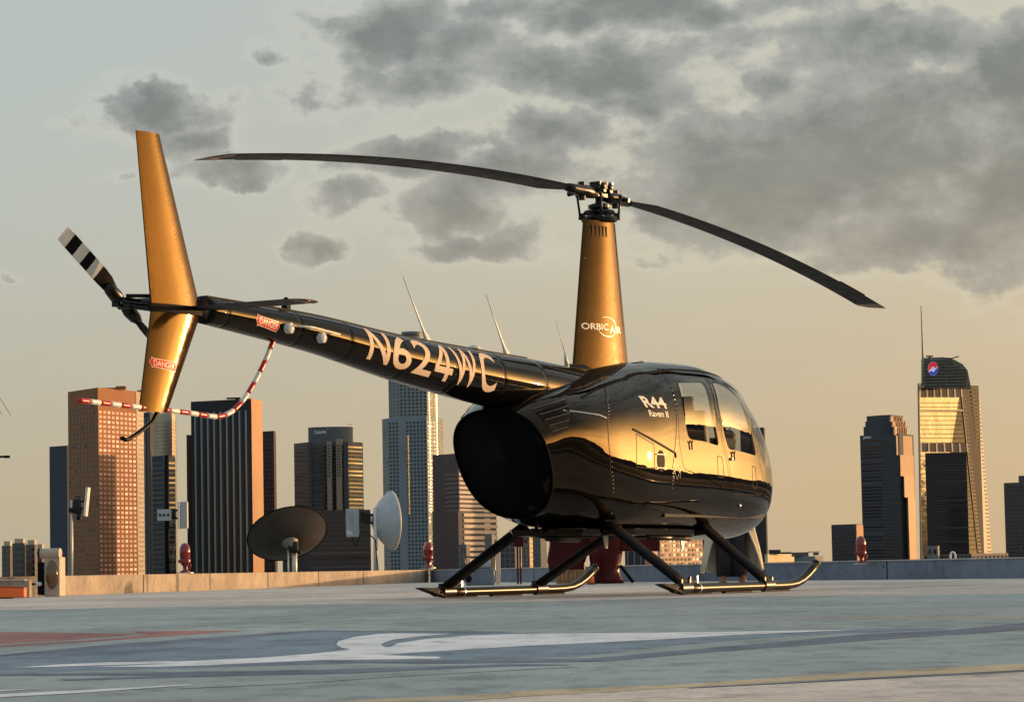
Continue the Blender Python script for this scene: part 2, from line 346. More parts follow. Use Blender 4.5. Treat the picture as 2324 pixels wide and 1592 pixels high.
def wall(name, line, h, th, m_, side, label, cap=None):
    root = empty(name, (0, 0, 0), label=label, cat='wall')
    a = []; c = []
    for i, p in enumerate(line):
        p = Vector(p); t = (Vector(line[min(i+1, len(line)-1)]) - Vector(line[max(i-1, 0)])).normalized(); nn = Vector((-t.y, t.x))*side
        a.append(p); c.append(p+nn*th)
    m = MB(); rings = [[(p.x, p.y, .0), (q.x, q.y, .0), (q.x, q.y, h), (p.x, p.y, h)] for p, q in zip(a, c)]
    m.loft(rings); m.build('wall_body', m_, root)
    for i in range(len(line)-1):
        p0, p1 = Vector(line[i]), Vector(line[i+1]); L_ = (p1-p0).length; t = (p1-p0)/L_; nn = Vector((-t.y, t.x))*side
        for k in range(1, int(L_/3.1)):
            q_ = p0+t*3.1*k-nn*.0015; m = MB(); m.box((q_.x, q_.y, h/2), (.018, .006, h-.004), math.atan2(t.y, t.x)); m.build('wall_joint', MATTE, root)
    if cap:
        m = MB(); rings = []
        for p, q in zip(a, c):
            e = (p-q).normalized()*.02; p2, q2 = p+e, q-e
            rings.append([(p2.x, p2.y, h+.001), (q2.x, q2.y, h+.001), (q2.x, q2.y, h+cap[0]), (p2.x, p2.y, h+cap[0])])
        m.loft(rings).build('coping', cap[1], root)
    return root
WALLM = mat('parapet_render', (.37, .30, .225), .8, grit=.6, var=.3, vscale=1.6, bump=.004, bscale=14)
WALLB = mat('parapet_blue', (.17, .21, .28), .7, grit=.5, var=.3, vscale=1.0, bump=.003, bscale=14)
COPE = mat('coping_metal', (.5, .5, .48), .4, metal=.3, var=.2)
wall('parapet_wall', LW, .252, .30, WALLM, 1, 'long beige rendered parapet wall catching the low sun behind the tail')
wall('parapet_wall', RW, .238, .30, WALLB, -1, 'low blue grey parapet wall in shade behind the skids, running to the right', cap=(.014, COPE))

# painted markings on the deck, each a sheet 4 mm above the one below
def z5(P): return [(x*.4971, 1309.3+y*.4971) for x, y in P]
def z6(P): return [(1155.2+x*.5029, 1309.3+y*.5029) for x, y in P]
def sheet(name, pxs, z, m_):
    D = []
    for i in range(len(pxs)):
        a, c = pxs[i-1], pxs[i]; k = max(1, int(abs(a[0]-c[0])/60))
        for q in range(1, k+1): D.append((a[0]+(c[0]-a[0])*q/k, a[1]+(c[1]-a[1])*q/k))
    bm = bmesh.new(); vs = [bm.verts.new(gp(u, v, z)) for u, v in D]; f = bm.faces.new(vs)
    bmesh.ops.triangulate(bm, faces=[f], ngon_method='EAR_CLIP'); bmesh.ops.recalc_face_normals(bm, faces=bm.faces)
    if bm.faces[0].normal.z < 0: bmesh.ops.reverse_faces(bm, faces=bm.faces[:])
    me = bpy.data.meshes.new(name); bm.to_mesh(me); bm.free()
    return tag(link(name, me, m_), kind='structure')
def deckpaint(name, col, dark, vs=1.1, st=(1, .45, 1), rough=.6): return mat(name, col, rough, spec=.12, grit=.8, var=.2, vscale=vs, dark=dark, bump=.0015, bscale=40, stretch=st)
TEAL = deckpaint('paint_teal', (.375, .435, .43), (.29, .355, .36))
BLUE = deckpaint('paint_blue', (.215, .29, .36), (.13, .18, .25), 2.2)
GREYG = deckpaint('paint_grey_green', (.38, .45, .44), (.27, .30, .29))
NAVY = deckpaint('paint_navy', (.17, .205, .27), (.11, .14, .2), 2.5)
WHT = deckpaint('paint_white', (.92, .92, .93), (.78, .78, .80), 1.2, rough=.45)
REDD = deckpaint('paint_red', (.44, .19, .17), (.30, .12, .11))
TAN = deckpaint('paint_tan', (.70, .54, .33), (.42, .34, .24))
PALE = deckpaint('deck_pale', (.50, .50, .48), (.40, .40, .39))
SAND = deckpaint('paint_sand', (.42, .42, .37), (.33, .34, .31))
sheet('deck_paint_teal', [(-500, 1390)] + z5([(0, 150), (600, 138), (1200, 125), (1800, 118)]) + z6([(0, 110), (1000, 86), (2324, 74)]) + [(2900, 1342), (2900, 1500), (2500, 1508)] + z6([(2324, 418), (1500, 455), (800, 495), (0, 540)]) + [(500, 1640), (-300, 1700)], 0.00034, TEAL)
sheet('deck_paint_ring', [(-500, 1412)] + z5([(0, 200), (800, 188), (1500, 180)]) + z6([(0, 178), (900, 190), (1600, 188), (2324, 190)]) + [(2700, 1405), (2700, 1425)] + z6([(2324, 215), (1600, 232), (500, 246)]) + z5([(2200, 246), (1500, 243), (1000, 260), (500, 243), (0, 246)]) + [(-500, 1432)], 0.00052, GREYG)
sheet('deck_paint_ring', z6([(600, 196), (1300, 178), (1800, 170), (2324, 166)]) + [(2700, 1392), (2700, 1398)] + z6([(2324, 186), (1800, 186), (1300, 190)]), 0.00070, SAND)
sheet('deck_paint_blue', [(-400, 1500)] + z5([(0, 352), (500, 312), (1000, 276), (1450, 243), (1700, 249), (2324, 250)]) + z6([(300, 256), (1000, 248), (1580, 231), (1960, 226), (2000, 232), (1300, 262), (800, 300), (300, 358), (0, 365)]) + z5([(2324, 378), (1800, 385), (1000, 410), (400, 425), (0, 440)]) + [(-400, 1540)], 0.00070, BLUE)
sheet('deck_paint_navy', z6([(0, 368), (350, 366), (700, 335), (1100, 300), (1600, 255), (2000, 236), (2324, 204)]) + [(2700, 1405), (2700, 1418)] + z6([(2324, 236), (1500, 292), (900, 337), (450, 377), (0, 384)]) + z5([(2000, 392), (1500, 388), (1500, 382), (2000, 380)]), 0.00106, NAVY)
sheet('deck_paint_navy', z5([(0, 352), (500, 306), (1000, 270), (1440, 240), (1700, 243), (2300, 246), (2300, 250), (1700, 249), (1440, 250), (1000, 284), (500, 322), (0, 362)]), 0.00088, NAVY)
sheet('deck_paint_navy', z5([(0, 437), (800, 432), (1500, 420), (2324, 394)]) + z6([(250, 392), (300, 396)]) + z5([(2324, 403), (1600, 436), (900, 452), (300, 470), (280, 464), (800, 446), (0, 446)]), 0.00106, NAVY)
sheet('deck_paint_navy', z5([(860, 496), (1300, 468), (1900, 430), (2324, 408)]) + z6([(300, 396), (320, 402)]) + z5([(2324, 424), (1900, 446), (1300, 486), (800, 508)]), 0.00124, GREYG)
sheet('deck_paint_white', z5([(25, 413), (250, 398), (500, 386), (900, 379), (1180, 366), (1420, 348), (1597, 328), (1560, 320), (1535, 306), (1545, 290), (1620, 271), (1720, 258), (1800, 254), (2055, 256), (1900, 270), (1800, 282), (1755, 296), (1738, 306), (1758, 318), (1785, 316), (1815, 300), (1950, 280), (2150, 264), (2324, 258)])
      + z6([(0, 254), (500, 250), (1000, 244), (1590, 234), (1300, 248), (1000, 260), (700, 278), (300, 298), (0, 312)]) + z5([(2324, 316), (2000, 336), (1740, 353), (1900, 359), (2000, 361), (2016, 366), (1990, 371), (1500, 376), (1200, 388), (900, 402), (700, 408), (410, 407), (620, 400), (760, 392), (400, 402)]), 0.00142, WHT)
sheet('deck_paint_white', [(-300, 1600)] + z5([(0, 531), (400, 512), (850, 488), (885, 490), (400, 524), (0, 546)]) + [(-300, 1612)], 0.00142, WHT)
sheet('deck_paint_white', [(-200, 1568)] + z5([(0, 514), (230, 503), (0, 519)]) + [(-200, 1572)], 0.00142, WHT)
sheet('deck_paint_red', [(-300, 1436)] + z5([(0, 249), (400, 253), (650, 256), (560, 266), (300, 286), (0, 303)]) + [(-300, 1470)], 0.00088, REDD)
sheet('deck_paint_red', [(-300, 1475)] + z5([(0, 308), (420, 286), (680, 260), (600, 246), (900, 242), (1142, 241), (1000, 251), (850, 262), (450, 290), (0, 318)]) + [(-300, 1482)], 0.00106, REDD)
sheet('deck_paint_tan', [(2900, 1480)] + [(2900, 1492)] + z6([(2324, 418), (1500, 455), (800, 495), (0, 540)]) + z5([(2324, 550), (1500, 576)]) + [(500, 1625), (500, 1612), (700, 1592)] + z5([(1500, 566), (2324, 526)]) + z6([(0, 514), (800, 480), (1500, 430), (2324, 388)]), 0.00052, TAN)
sheet('deck_paint_navy', [(2700, 1500)] + z6([(2324, 419), (1500, 458), (800, 497), (820, 499), (1500, 463), (2324, 424)]), 0.00070, NAVY)

# ================================================================== HELICOPTER
TH = 1.0636
heli = empty('helicopter', (.7229, 22.857, 0), TH, label='black and bronze four seat helicopter parked on skids on the rooftop helipad', cat='helicopter')
ST = [(-1.74, .40, 1.41, 0.60, 1.06, 2.4, 2.3), (-1.62, .435, 1.455, 0.585, 1.07, 2.5, 2.3), (-1.3, .53, 1.56, 0.55, 1.10, 2.9, 2.3), (-0.9, .60, 1.66, 0.53, 1.06, 2.95, 2.4), (-0.4, .64, 1.77, 0.50, 1.00, 2.9, 2.6),
      (0.0, .65, 1.84, 0.50, .98, 3.1, 2.6), (0.5, .65, 1.885, 0.50, .97, 3.1, 2.6), (1.0, .65, 1.895, 0.49, .96, 3.1, 2.6), (1.4, .638, 1.86, 0.47, .95, 3.0, 2.6), (1.7, .615, 1.79, 0.45, .93, 2.5, 2.5), (1.95, .57, 1.67, 0.44, .92, 2.4, 2.4),
      (2.15, .505, 1.51, 0.455, .91, 2.3, 2.3), (2.32, .41, 1.32, 0.50, .90, 2.2, 2.2), (2.45, .30, 1.15, 0.58, .89, 2.1, 2.1), (2.53, .18, 1.01, 0.70, .875, 2.0, 2.0), (2.56, .03, 0.90, 0.84, .87, 2.0, 2.0)]
def herm(xs, ys, x):
    n = len(xs)
    if x <= xs[0]: return ys[0]
    if x >= xs[-1]: return ys[-1]
    i = max(j for j in range(n-1) if xs[j] <= x)
    sl = lambda j: (ys[j+1]-ys[j])/(xs[j+1]-xs[j])
    def mm(j):
        if j == 0: return sl(0)
        if j == n-1: return sl(n-2)
        a, c = sl(j-1), sl(j); ha, hb = xs[j]-xs[j-1], xs[j+1]-xs[j]
        return 0 if a*c <= 0 else (ha+hb)*3/((2*hb+ha)/a+(hb+2*ha)/c)
    h = xs[i+1]-xs[i]; t = (x-xs[i])/h
    return (2*t**3-3*t*t+1)*ys[i]+(t**3-2*t*t+t)*h*mm(i)+(-2*t**3+3*t*t)*ys[i+1]+(t**3-t*t)*h*mm(i+1)
SX = [q[0] for q in ST]
def fring(x, n=128):
    w, zt, zb, zm, au, al = [herm(SX, [q[k] for q in ST], x) for k in range(1, 7)]; P = []
    for k in range(n):
        t = 2*PI*k/n; c, s_ = math.cos(t), math.sin(t); a = au if s_ >= 0 else al
        z_ = (zm+(zt-zm)*abs(s_)**(2/a)) if s_ >= 0 else (zm-(zm-zb)*abs(s_)**(2/a)); kx = min(1, max(0, (-.85-x)/.89)); kx = kx*kx*(3-2*kx)
        P.append((x+kx*(.50*(1.42-z_)-.11), -w*math.copysign(abs(c)**(2/a), c), z_))
    return P
xs = [-1.74 + 4.24*i/190 for i in range(191)] + [2.515, 2.53, 2.542, 2.552, 2.56]
fm = MB(); fm.loft([fring(x) for x in xs], caps=False); 
me = bpy.data.meshes.new('f'); me.from_pydata(fm.v, [], fm.f); me.update()
bm = bmesh.new(); bm.from_mesh(me); bmesh.ops.recalc_face_normals(bm, faces=bm.faces); bm.normal_update()
if sum(f.normal.z for f in bm.faces if f.calc_center_median().z > 1.6) < 0: bmesh.ops.reverse_faces(bm, faces=bm.faces[:]); bm.normal_update()
ref_vn = [v.normal.copy() for v in bm.verts]; ref_tri = BVHTree.FromBMesh(bm); ref_faces = [[v.index for v in f.verts] for f in bm.faces]; ref_co = [v.co.copy() for v in bm.verts]
BODYBVH = BVHTree.FromPolygons(ref_co, ref_faces)
def ref_normal(co):
    loc, nn, fi, d = ref_tri.find_nearest(co)
    vi = ref_faces[fi]; ws_ = [1/(1e-5+(ref_co[i]-loc).length_squared) for i in vi]; a = Vector()
    for i, w_ in zip(vi, ws_): a += ref_vn[i]*w_
    return a.normalized()
rdoor = rc([(.16, 1.80), (.93, 1.81), (.80, 1.50), (.84, 1.22), (.93, 1.04), (.985, .80), (.60, .90), (.10, .985), (.03, 1.20), (.08, 1.50)], .05)
fdoor = rc([(.955, 1.81), (1.45, 1.785), (1.60, 1.66), (1.575, 1.50), (1.575, 1.30), (1.62, 1.11), (1.72, .93), (1.78, .80), (1.50, .80), (1.02, .80), (.955, 1.05), (.865, 1.22), (.825, 1.50)], .04)
rwin = rc([(.295, 1.695), (.82, 1.725), (.745, 1.50), (.745, 1.33), (.785, 1.185), (.50, 1.215), (.225, 1.225), (.185, 1.30), (.20, 1.50)], .05)
fwin = rc([(.975, 1.735), (1.38, 1.725), (1.53, 1.62), (1.50, 1.49), (1.50, 1.30), (1.565, 1.125), (1.25, 1.150), (.955, 1.165), (.895, 1.29), (.875, 1.50)], .05)
wscr = rc([(1.64, 1.775), (1.70, 1.95), (2.3, 1.9), (2.6, 1.6), (2.6, 1.04), (2.2, 1.02), (1.74, 1.06), (1.655, 1.16), (1.625, 1.33), (1.625, 1.52), (1.665, 1.66)], .04)
def cut(P):
    n = len(P)
    for i in range(n):
        a, c = Vector(P[i-1]), Vector(P[i]); L = (c-a).length
        if L < 1e-4: continue
        t = (c-a)/L; fs = []
        for f in bm.faces:
            q = f.calc_center_median()
            if abs(q.y) < .03 and q.x < 1.6: continue
            d = Vector((q.x, q.z))-a; al = d.dot(t)
            if -.035 < al < L+.035 and abs(d.x*t.y-d.y*t.x) < .035: fs.append(f)
        if not fs: continue
        g = set(fs)
        for f in fs: g.update(f.edges); g.update(f.verts)
        bmesh.ops.bisect_plane(bm, geom=list(g), dist=1e-5, plane_co=(a.x, 0, a.y), plane_no=(-t.y, 0, t.x))
rdi, fdi = shrink(rdoor, .007), shrink(fdoor, .007)
for P in (rdoor, fdoor, rdi, fdi, rwin, fwin, wscr): cut(P)
def cls(q):
    x, z, s_ = q.x, q.z, ('R' if q.y < 0 else 'L')
    if x < -.05: return 'body'
    if inside(rwin, x, z): return 'rwin'+s_
    if inside(fwin, x, z): return 'fwin'+s_
    if inside(rdi, x, z): return 'rdoor'+s_
    if inside(fdi, x, z): return 'fdoor'+s_
    if inside(rdoor, x, z) or inside(fdoor, x, z): return 'gap'
    if inside(wscr, x, z) and abs(q.y) > .018: return 'wscr'+s_
    return 'body'
G = {}
for f in bm.faces: G.setdefault(cls(f.calc_center_median()), []).append(f)
def patch(keys, name, m_, parent, off=0.0, flip=False, bulge=None):
    idx = {}; V = []; F = []; N = []
    for k in keys:
        for f in G.get(k, []):
            q = []
            for v in f.verts:
                if v.index not in idx or True:
                    key = (round(v.co.x, 5), round(v.co.y, 5), round(v.co.z, 5))
                    if key not in idx:
                        idx[key] = len(V); nn = ref_normal(v.co); N.append(nn); V.append(v.co+nn*off)
                    q.append(idx[key])
            if len(set(q)) > 2: F.append([i for j, i in enumerate(q) if i not in q[:j]])
    if bulge:
        V, N = bulge(V, N)
    me = bpy.data.meshes.new(name); me.from_pydata([tuple(v) for v in V], [], F); me.update()
    for p in me.polygons: p.use_smooth = True
    me.normals_split_custom_set_from_vertices([tuple(n) for n in N])
    o = bpy.data.objects.new(name, me); COL.objects.link(o); me.materials.append(m_); o.parent = parent; return o
def bulger(cx, cz, rx, rz, amp, sgn):
    def f(V, N):
        N2 = []
        V2 = []
        for v, n in zip(V, N):
            a, c = (v.x-cx)/rx, (v.z-cz)/rz; 
            g = 1-.7*(a*a+c*c); V2.append(v + n*amp*g)
            gx, gz = -1.4*a/rx*amp, -1.4*c/rz*amp
            N2.append((n - Vector((gx, 0, gz))).normalized())
        return V2, N2
    return f
fus = patch(['body'], 'fuselage', PAINT, heli)
for s_ in 'RL':
    for kind, cx, cz in (('r', .52, 1.56), ('f', 1.36, 1.56)):
        d = patch([kind+'door'+s_], 'door', DOORP, heli)
        patch([kind+'win'+s_], 'window', GLASS, d, off=-.004, bulge=bulger(cx, 1.62, .55, .27, .028, s_))
for s_ in 'RL': patch(['wscr'+s_], 'windshield', GLASS, heli, off=-.003)
patch([k for k in G if 'win' not in k and 'wscr' not in k], 'cabin_lining', LINER, heli, off=-.022)
bm.free(); bpy.data.meshes.remove(me)
def onb(x, z, off=.002, y0=-2.0):
    h = BODYBVH.ray_cast(Vector((x, y0, z)), Vector((0, 1 if y0 < 0 else -1, 0)))
    if h[0] is None: return Vector((x, 0, z))
    nn = h[1] if h[1].y*y0 > 0 else -h[1]
    return h[0]+nn*off
# aft engine bay closing panel: dark recessed screen behind a rolled rim
r0_ = fring(-1.74); cz_ = 1.04; ccx = sum(p[0] for p in r0_)/len(r0_)
def sc(k, dx): return [(ccx+(p[0]-ccx)*k+dx, p[1]*k, cz_+(p[2]-cz_)*k) for p in r0_]
m = MB(); m.loft([sc(1.003, .018), sc(1.006, .0), sc(.992, -.006), sc(.985, .02)], caps=False).build('cowling_rim', MATTE, heli, smooth=True)
m = MB(); m.loft([sc(.99, .012), sc(.6, .03), sc(.2, .035), sc(.01, .035)], caps=True).build('engine_screen', MATTE, heli, smooth=True)
# belly tray, cross tubes
m = MB()
for i in range(13):
    pass
m.loft([[(x, w*c_, z) for c_, z in ((-1, .525), (-.92, .47), (.92, .47), (1, .525))] for x, w in ((-1.2, .2), (-1.0, .33), (-.2, .36), (.9, .36), (1.25, .3), (1.5, .16))]).build('belly_fairing', BOOMP, heli, smooth=False, bevel=.01)
SKX = (-.76, .77)
for xt, xb in ((-.66, -.76), (1.0, .77)):
    m = MB(); m.tube([(xt, -.46, .515), (xt, -.2, .485), (xt, .2, .485), (xt, .46, .515)], .033, 14, caps=True).build('cross_tube', GEARM, heli, smooth=True)
    for s_ in (-1, 1):
        m = MB(); T = Vector((xt, s_*.38, .55)); B = Vector((xb, s_*1.04, .09)); t = (B-T).normalized(); n1 = Vector((1, 0, 0)); n1 = (n1-t*n1.dot(t)).normalized(); n2 = t.cross(n1)
        rings = []
        for k in range(9):
            q = T.lerp(B, k/8); ch = .088-.012*k/8; rings.append([q+n1*ch*math.cos(a)*(1.0 if math.cos(a) > 0 else 1.25)+n2*.032*math.sin(a) for a in [2*PI*j/18 for j in range(18)]])
        st = m.loft(rings).build('strut', MATTE, heli, smooth=True)
        m = MB(); m.tube([(xb-.09, s_*1.04, .055), (xb+.09, s_*1.04, .055)], .046, 14).box((xb-.07, s_*1.04, .105), (.02, .05, .03)).box((xb+.07, s_*1.04, .105), (.02, .05, .03)).build('strut_saddle', DARKM, st, angle=40)
for s_ in (-1, 1):
    pts = [(-.93, .052), (-.5, .05), (0, .05), (.5, .05), (1.0, .05), (1.2, .052), (1.35, .062), (1.48, .088), (1.60, .128), (1.70, .172), (1.78, .215)]
    m = MB(); m.tube([(x, s_*1.04, z) for x, z in pts], .036, 18)
    sk = m.build('skid', GEARM, heli, smooth=True)
    m = MB(); m.prism([(-.86, .016), (-.80, .014), (-.93, .085), (-1.17, .092), (-1.19, .086), (-1.02, .05)], 'y', s_*1.04-.035, s_*1.04+.035).build('skid_tail_plate', MATTE, sk, bevel=.004)
    m = MB(); m.tube([(-.98, s_*1.04, .052), (-.93, s_*1.04, .052)], [.024, .037], 18).build('tail_cap', DARKM, sk, smooth=True)
    m = MB(); m.tube([(1.775, s_*1.04, .212), (1.795, s_*1.04, .222)], .038, 16).build('toe_cap', DARKM, sk, smooth=True)
    for xx in (-.52,):
        m = MB(); m.tube([(xx-.012, s_*1.04, .05), (xx+.012, s_*1.04, .05)], .041, 16).box((xx, s_*1.04-.015*0, .11), (.018, .012, .07)).build('wheel_mount', STEEL, sk, angle=40)
        m = MB(); m.tube([(xx-.13, s_*1.04, .10), (xx-.02, s_*1.04, .10)], .012, 8).box((xx-.13, s_*1.04, .115), (.012, .02, .05)).build('mount_bracket', DARKM, sk, angle=40)
    for k in range(3):
        m = MB(); m.box((-.55+.75*k, s_*1.04, .010), (.5, .035, .012))  .build('wear_shoe', MATTE, sk, bevel=.002)
# tail boom
BS = [(-5.545, 1.893, .085), (-4.3, 1.822, .124), (-3.16, 1.714, .162), (-2.0, 1.637, .199), (-1.0, 1.585, .222), (-.35, 1.56, .215)]
def bpar(x): return herm([q[0] for q in BS], [q[1] for q in BS], x), herm([q[0] for q in BS], [q[2] for q in BS], x)
seams = [-5.35, -4.55, -3.97, -3.30, -2.62, -1.96, -1.33]
bx = sorted(set([round(-5.545+5.195*i/70, 4) for i in range(71)] + [round(s_+d, 4) for s_ in seams for d in (-.006, -.003, .003, .006)]))
rings = []
for x in bx:
    z, r_ = bpar(x); dd = .0012 if any(abs(x-s_) < .0035 for s_ in seams) else 0
    rings.append([(x, -(r_-dd)*math.cos(2*PI*k/64), z+(r_-dd)*math.sin(2*PI*k/64)) for k in range(64)])
z, r_ = bpar(-.35)
for dx, k_ in ((.06, .93), (.12, .78), (.17, .5), (.19, .15)): rings.append([(-.35+dx, -r_*k_*math.cos(2*PI*k/64), z+.02+r_*k_*math.sin(2*PI*k/64)) for k in range(64)])
m = MB(); m.loft(rings)
boom = m.build('tail_boom', BOOMP, heli, smooth=True)
BOOMBVH = bvh_of(boom)
def rivet(mb, p, n, r_=.004):
    n = Vector(n).normalized(); M = n.to_track_quat('Z', 'Y').to_matrix(); mb.lathe([(r_, -.001), (r_*.85, r_*.4), (r_*.3, r_*.6)], p, 6, M)
m = MB()
for s_ in seams:
    for d in (-.018, .018):
        z, r_ = bpar(s_+d)
        for k in range(20):
            a = 2*PI*k/20; n = Vector((0, -math.cos(a), math.sin(a))); rivet(m, Vector((s_+d, 0, z))+n*r_, n, .0035)
m.build('boom_rivets', BOOMP, boom)['kind'] = 'stuff'
# top spine strip on boom
m = MB(); L = []
for i in range(30):
    x = -5.5+4.2*i/29; z, r_ = bpar(x); L.append([(x, -.028, z+r_-.004), (x, .028, z+r_-.004), (x, .028, z+r_+.008), (x, -.028, z+r_+.008)])
m.loft(L).build('spine_strip', MATTE, boom)
# registration wrapped round the boom
def bmap(x0, x1, f0, f1):
    def f(u, v):
        x = x0+(x1-x0)*u; z, r_ = bpar(x); ph = R(f0+(f1-f0)*v); return (x, -(r_+.0022)*math.cos(ph), z+(r_+.0022)*math.sin(ph))
    return f
XR = [(-3.745, -3.49), (-3.455, -3.225), (-3.18, -2.95), (-2.915, -2.68), (-2.65, -2.335), (-2.295, -2.07)]
def four_bm():
    bm = bmesh.new()
    for P in ([(.60, 0), (.80, 0), (.80, 1), (.60, 1)], [(0, .20), (.60, .20), (.60, .36), (0, .36)], [(.80, .20), (1, .20), (1, .36), (.80, .36)], [(0, .36), (.20, .36), (.60, .80), (.60, 1)]): bm.faces.new([bm.verts.new((a, c, 0)) for a, c in P])
    return bm
for ch_, (xa, xb) in zip('N624WC', XR):
    o = conform(four_bm() if ch_ == '4' else text_bm(ch_, bold=.013), bmap(xa, xb, -41, 53), 'registration_letter', LETTER, boom, nx=4, ny=14)
def danger(parent, fn, bv, off):
    out = [(.0, .5), (.10, .0), (.10, .12), (.94, .12), (.94, 0), (1.0, .5), (.94, 1), (.94, .88), (.10, .88), (.10, 1)]
    inn_ = [(.02, .5), (.09, .12), (.10, .17), (.935, .17), (.945, .12), (.985, .5), (.945, .88), (.935, .83), (.10, .83), (.09, .88)]
    s0 = conform(poly_bm(out), fn, 'warning_decal', LETW, parent, nx=10, ny=4, off=off, bv=bv)
    conform(poly_bm(inn_), fn, 'decal_field', RED, s0, nx=10, ny=4, off=off+.0012, bv=bv)
    conform(text_bm('DANGER', bold=.0), lambda u, v: fn(.14+.78*u, .27+.46*v), 'decal_text', LETW, s0, nx=10, ny=3, off=off+.0024, bv=bv)
def dmap(x0, z0, x1, z1, h): 
    return lambda u, v: (x0+(x1-x0)*u, -2.0, z0+(z1-z0)*u+h*(v-.5))
danger(boom, dmap(-5.06, 1.860, -4.80, 1.822, .085), BOOMBVH, .002)
# white round lights with a thin rod along the boom
for x, z in ((-4.715, 1.822), (-4.335, 1.782)):
    h = BOOMBVH.ray_cast(Vector((x, -2, z)), Vector((0, 1, 0)))[0]
    Mx = Matrix.Rotation(PI/2, 3, 'X'); m = MB(); m.lathe([(.036, -.002), (.036, .035), (.028, .042), (.02, .038), (.008, .046)], h, 20, Mx)
    m.build('round_weight', WHITE, boom, angle=30)
m = MB(); m.tube([(-4.69, -.175, 1.836), (-4.5, -.175, 1.838), (-4.17, -.17, 1.812)], .0065, 8).tube([(-4.5, -.175, 1.838), (-4.5, -.10, 1.832)], .006, 6).tube([(-4.25, -.17, 1.818), (-4.25, -.10, 1.812)], .006, 6).build('trim_rod', WHITE, boom, smooth=True)
# antennas
for (xb, xt, zt) in ((-2.736, -3.06, 2.304), (-1.571, -1.87, 2.264)):
    z, r_ = bpar(xb); zb = z+r_+.004; m = MB(); B = Vector((xb, 0, zb)); T = Vector((xt, 0, zt)); 
    m.tube([B+(T-B)*t for t in (0, .05, .10, .2, .5, 1)], [.036, .030, .020, .0125, .0085, .0045], 14, flat=.6, up=(1, 0, 0)); m.sphere((xb, 0, zb), .05, 14, (1.1, .5, .35))
    m.build('antenna', WHITE, heli, smooth=True)
m = MB(); m.tube([(-.60, 0, 1.77), (-.625, 0, 1.86), (-.64, 0, 1.90)], [.022, .014, .006], 12).tube([(-.64, 0, 1.90), (-.78, 0, 2.14)], [.0035, .002], 8).build('antenna', WHITE, heli, smooth=True)
m = MB(); z, r_ = bpar(-2.07); m.lathe([(.055, 0), (.05, .014), (.03, .022), (.012, .03)], (-2.07, 0, z+r_+.006), 20).build('beacon', WHITE, heli, smooth=True)
# mast fairing: airfoil plan, tapering upward
def foil(x0, x1, ht, n=44, p=.62):
    P = []
    for k in range(n):
        a = 2*PI*k/n; u = (1-math.cos(a))/2; th = 4.2*ht*(.2969*math.sqrt(max(u, 0))*1.25-.1260*u-.3516*u*u*1.05+.2843*u**3-.155*u**4)
        P.append((x1+(x0-x1)*u, math.copysign(max(th, .0), math.sin(a)) if 0 < u < 1 else 0))
    return P
def fsec(z): 
    t = (z-1.78)/(2.985-1.78); return (-.515+(.235)*t, .375-.165*t, .215-.075*t)
m = MB(); m.loft([[(x, y, z) for x, y in foil(*fsec(z))] for z in [1.78+1.205*i/24 for i in range(25)]])
mf = m.build('mast_fairing', BRONZE, heli, angle=50); MFB = bvh_of(mf)
m = MB()
def riv_line(mb, bv, pts, r_=.005):
    for x, z in pts:
        h = bv.ray_cast(Vector((x, -2, z)), Vector((0, 1, 0)))
        if h[0] is not None: rivet(mb, h[0], h[1] if h[1].y < 0 else -h[1], r_)
for i in range(9):
    z = 1.86+1.08*i/8; a, c, _ = fsec(z); riv_line(m, MFB, [(a+.035, z)])
for k in range(9): riv_line(m, MFB, [(-.42+.75*k/8, 1.90+.025*math.sin(k))])
for k in range(4): riv_line(m, MFB, [(-.3+.17*k, 2.36)])
m.build('fairing_rivets', DARKM, mf)['kind'] = 'stuff'
m = MB()
for k in range(5):
    x = -.21+.042*k
    for z in (2.90,):
        h = MFB.ray_cast(Vector((x, -2, z)), Vector((0, 1, 0)))
        if h[0]: m.box(h[0]+Vector((0, -.001, 0)), (.014, .006, .085), rz=0)
m.build('vent_slots', MATTE, mf)
def fmap(x0, x1, z0, z1, sh=0): return lambda u, v: (x0+(x1-x0)*u, -2.0, z0+(z1-z0)*v+sh*u)
conform(text_bm('ORBIC', bold=.02), fmap(-.40, -.085, 2.098, 2.150, .005), 'logo_text', LETW, mf, nx=14, ny=2, bv=MFB)
conform(text_bm('AIR', bold=.02), fmap(-.075, .115, 2.085, 2.138, .004), 'logo_text', LETW, mf, nx=14, ny=2, bv=MFB)
def arc_bm(a0, a1, r_, w, n=36):
    bm = bmesh.new(); V = []
    for i in range(n+1):
        a = R(a0+(a1-a0)*i/n); ww = w*math.sin(PI*(i+.6)/(n+1.2))**.6; V.append((bm.verts.new((.5+r_*math.cos(a), .5+r_*math.sin(a), 0)), bm.verts.new((.5+(r_-ww)*math.cos(a), .5+(r_-ww)*math.sin(a), 0))))
    for i in range(n): bm.faces.new((V[i][0], V[i+1][0], V[i+1][1], V[i][1]))
    return bm
conform(arc_bm(-30, 120, .48, .05), fmap(-.24, .035, 2.045, 2.215), 'logo_ring', LETW, mf, nx=1, ny=1, off=.0035, bv=MFB)
conform(arc_bm(205, 325, .48, .06), fmap(-.24, .035, 2.045, 2.215), 'logo_ring', LETW, mf, nx=1, ny=1, off=.0035, bv=MFB)
# collar under the fairing on the cabin roof
m = MB(); m.loft([[(x, y*k+0, z) for x, y in foil(-.62, .46, .2)] for k, z in ((1.0, 1.70), (.9, 1.79), (.75, 1.815))]).build('fairing_collar', BOOMP, heli, smooth=True)
m = MB(); m.tube([(.12, -.20, 1.82), (.30, -.20, 1.85)], .028, 14).build('fuel_vent', BOOMP, heli, smooth=True)
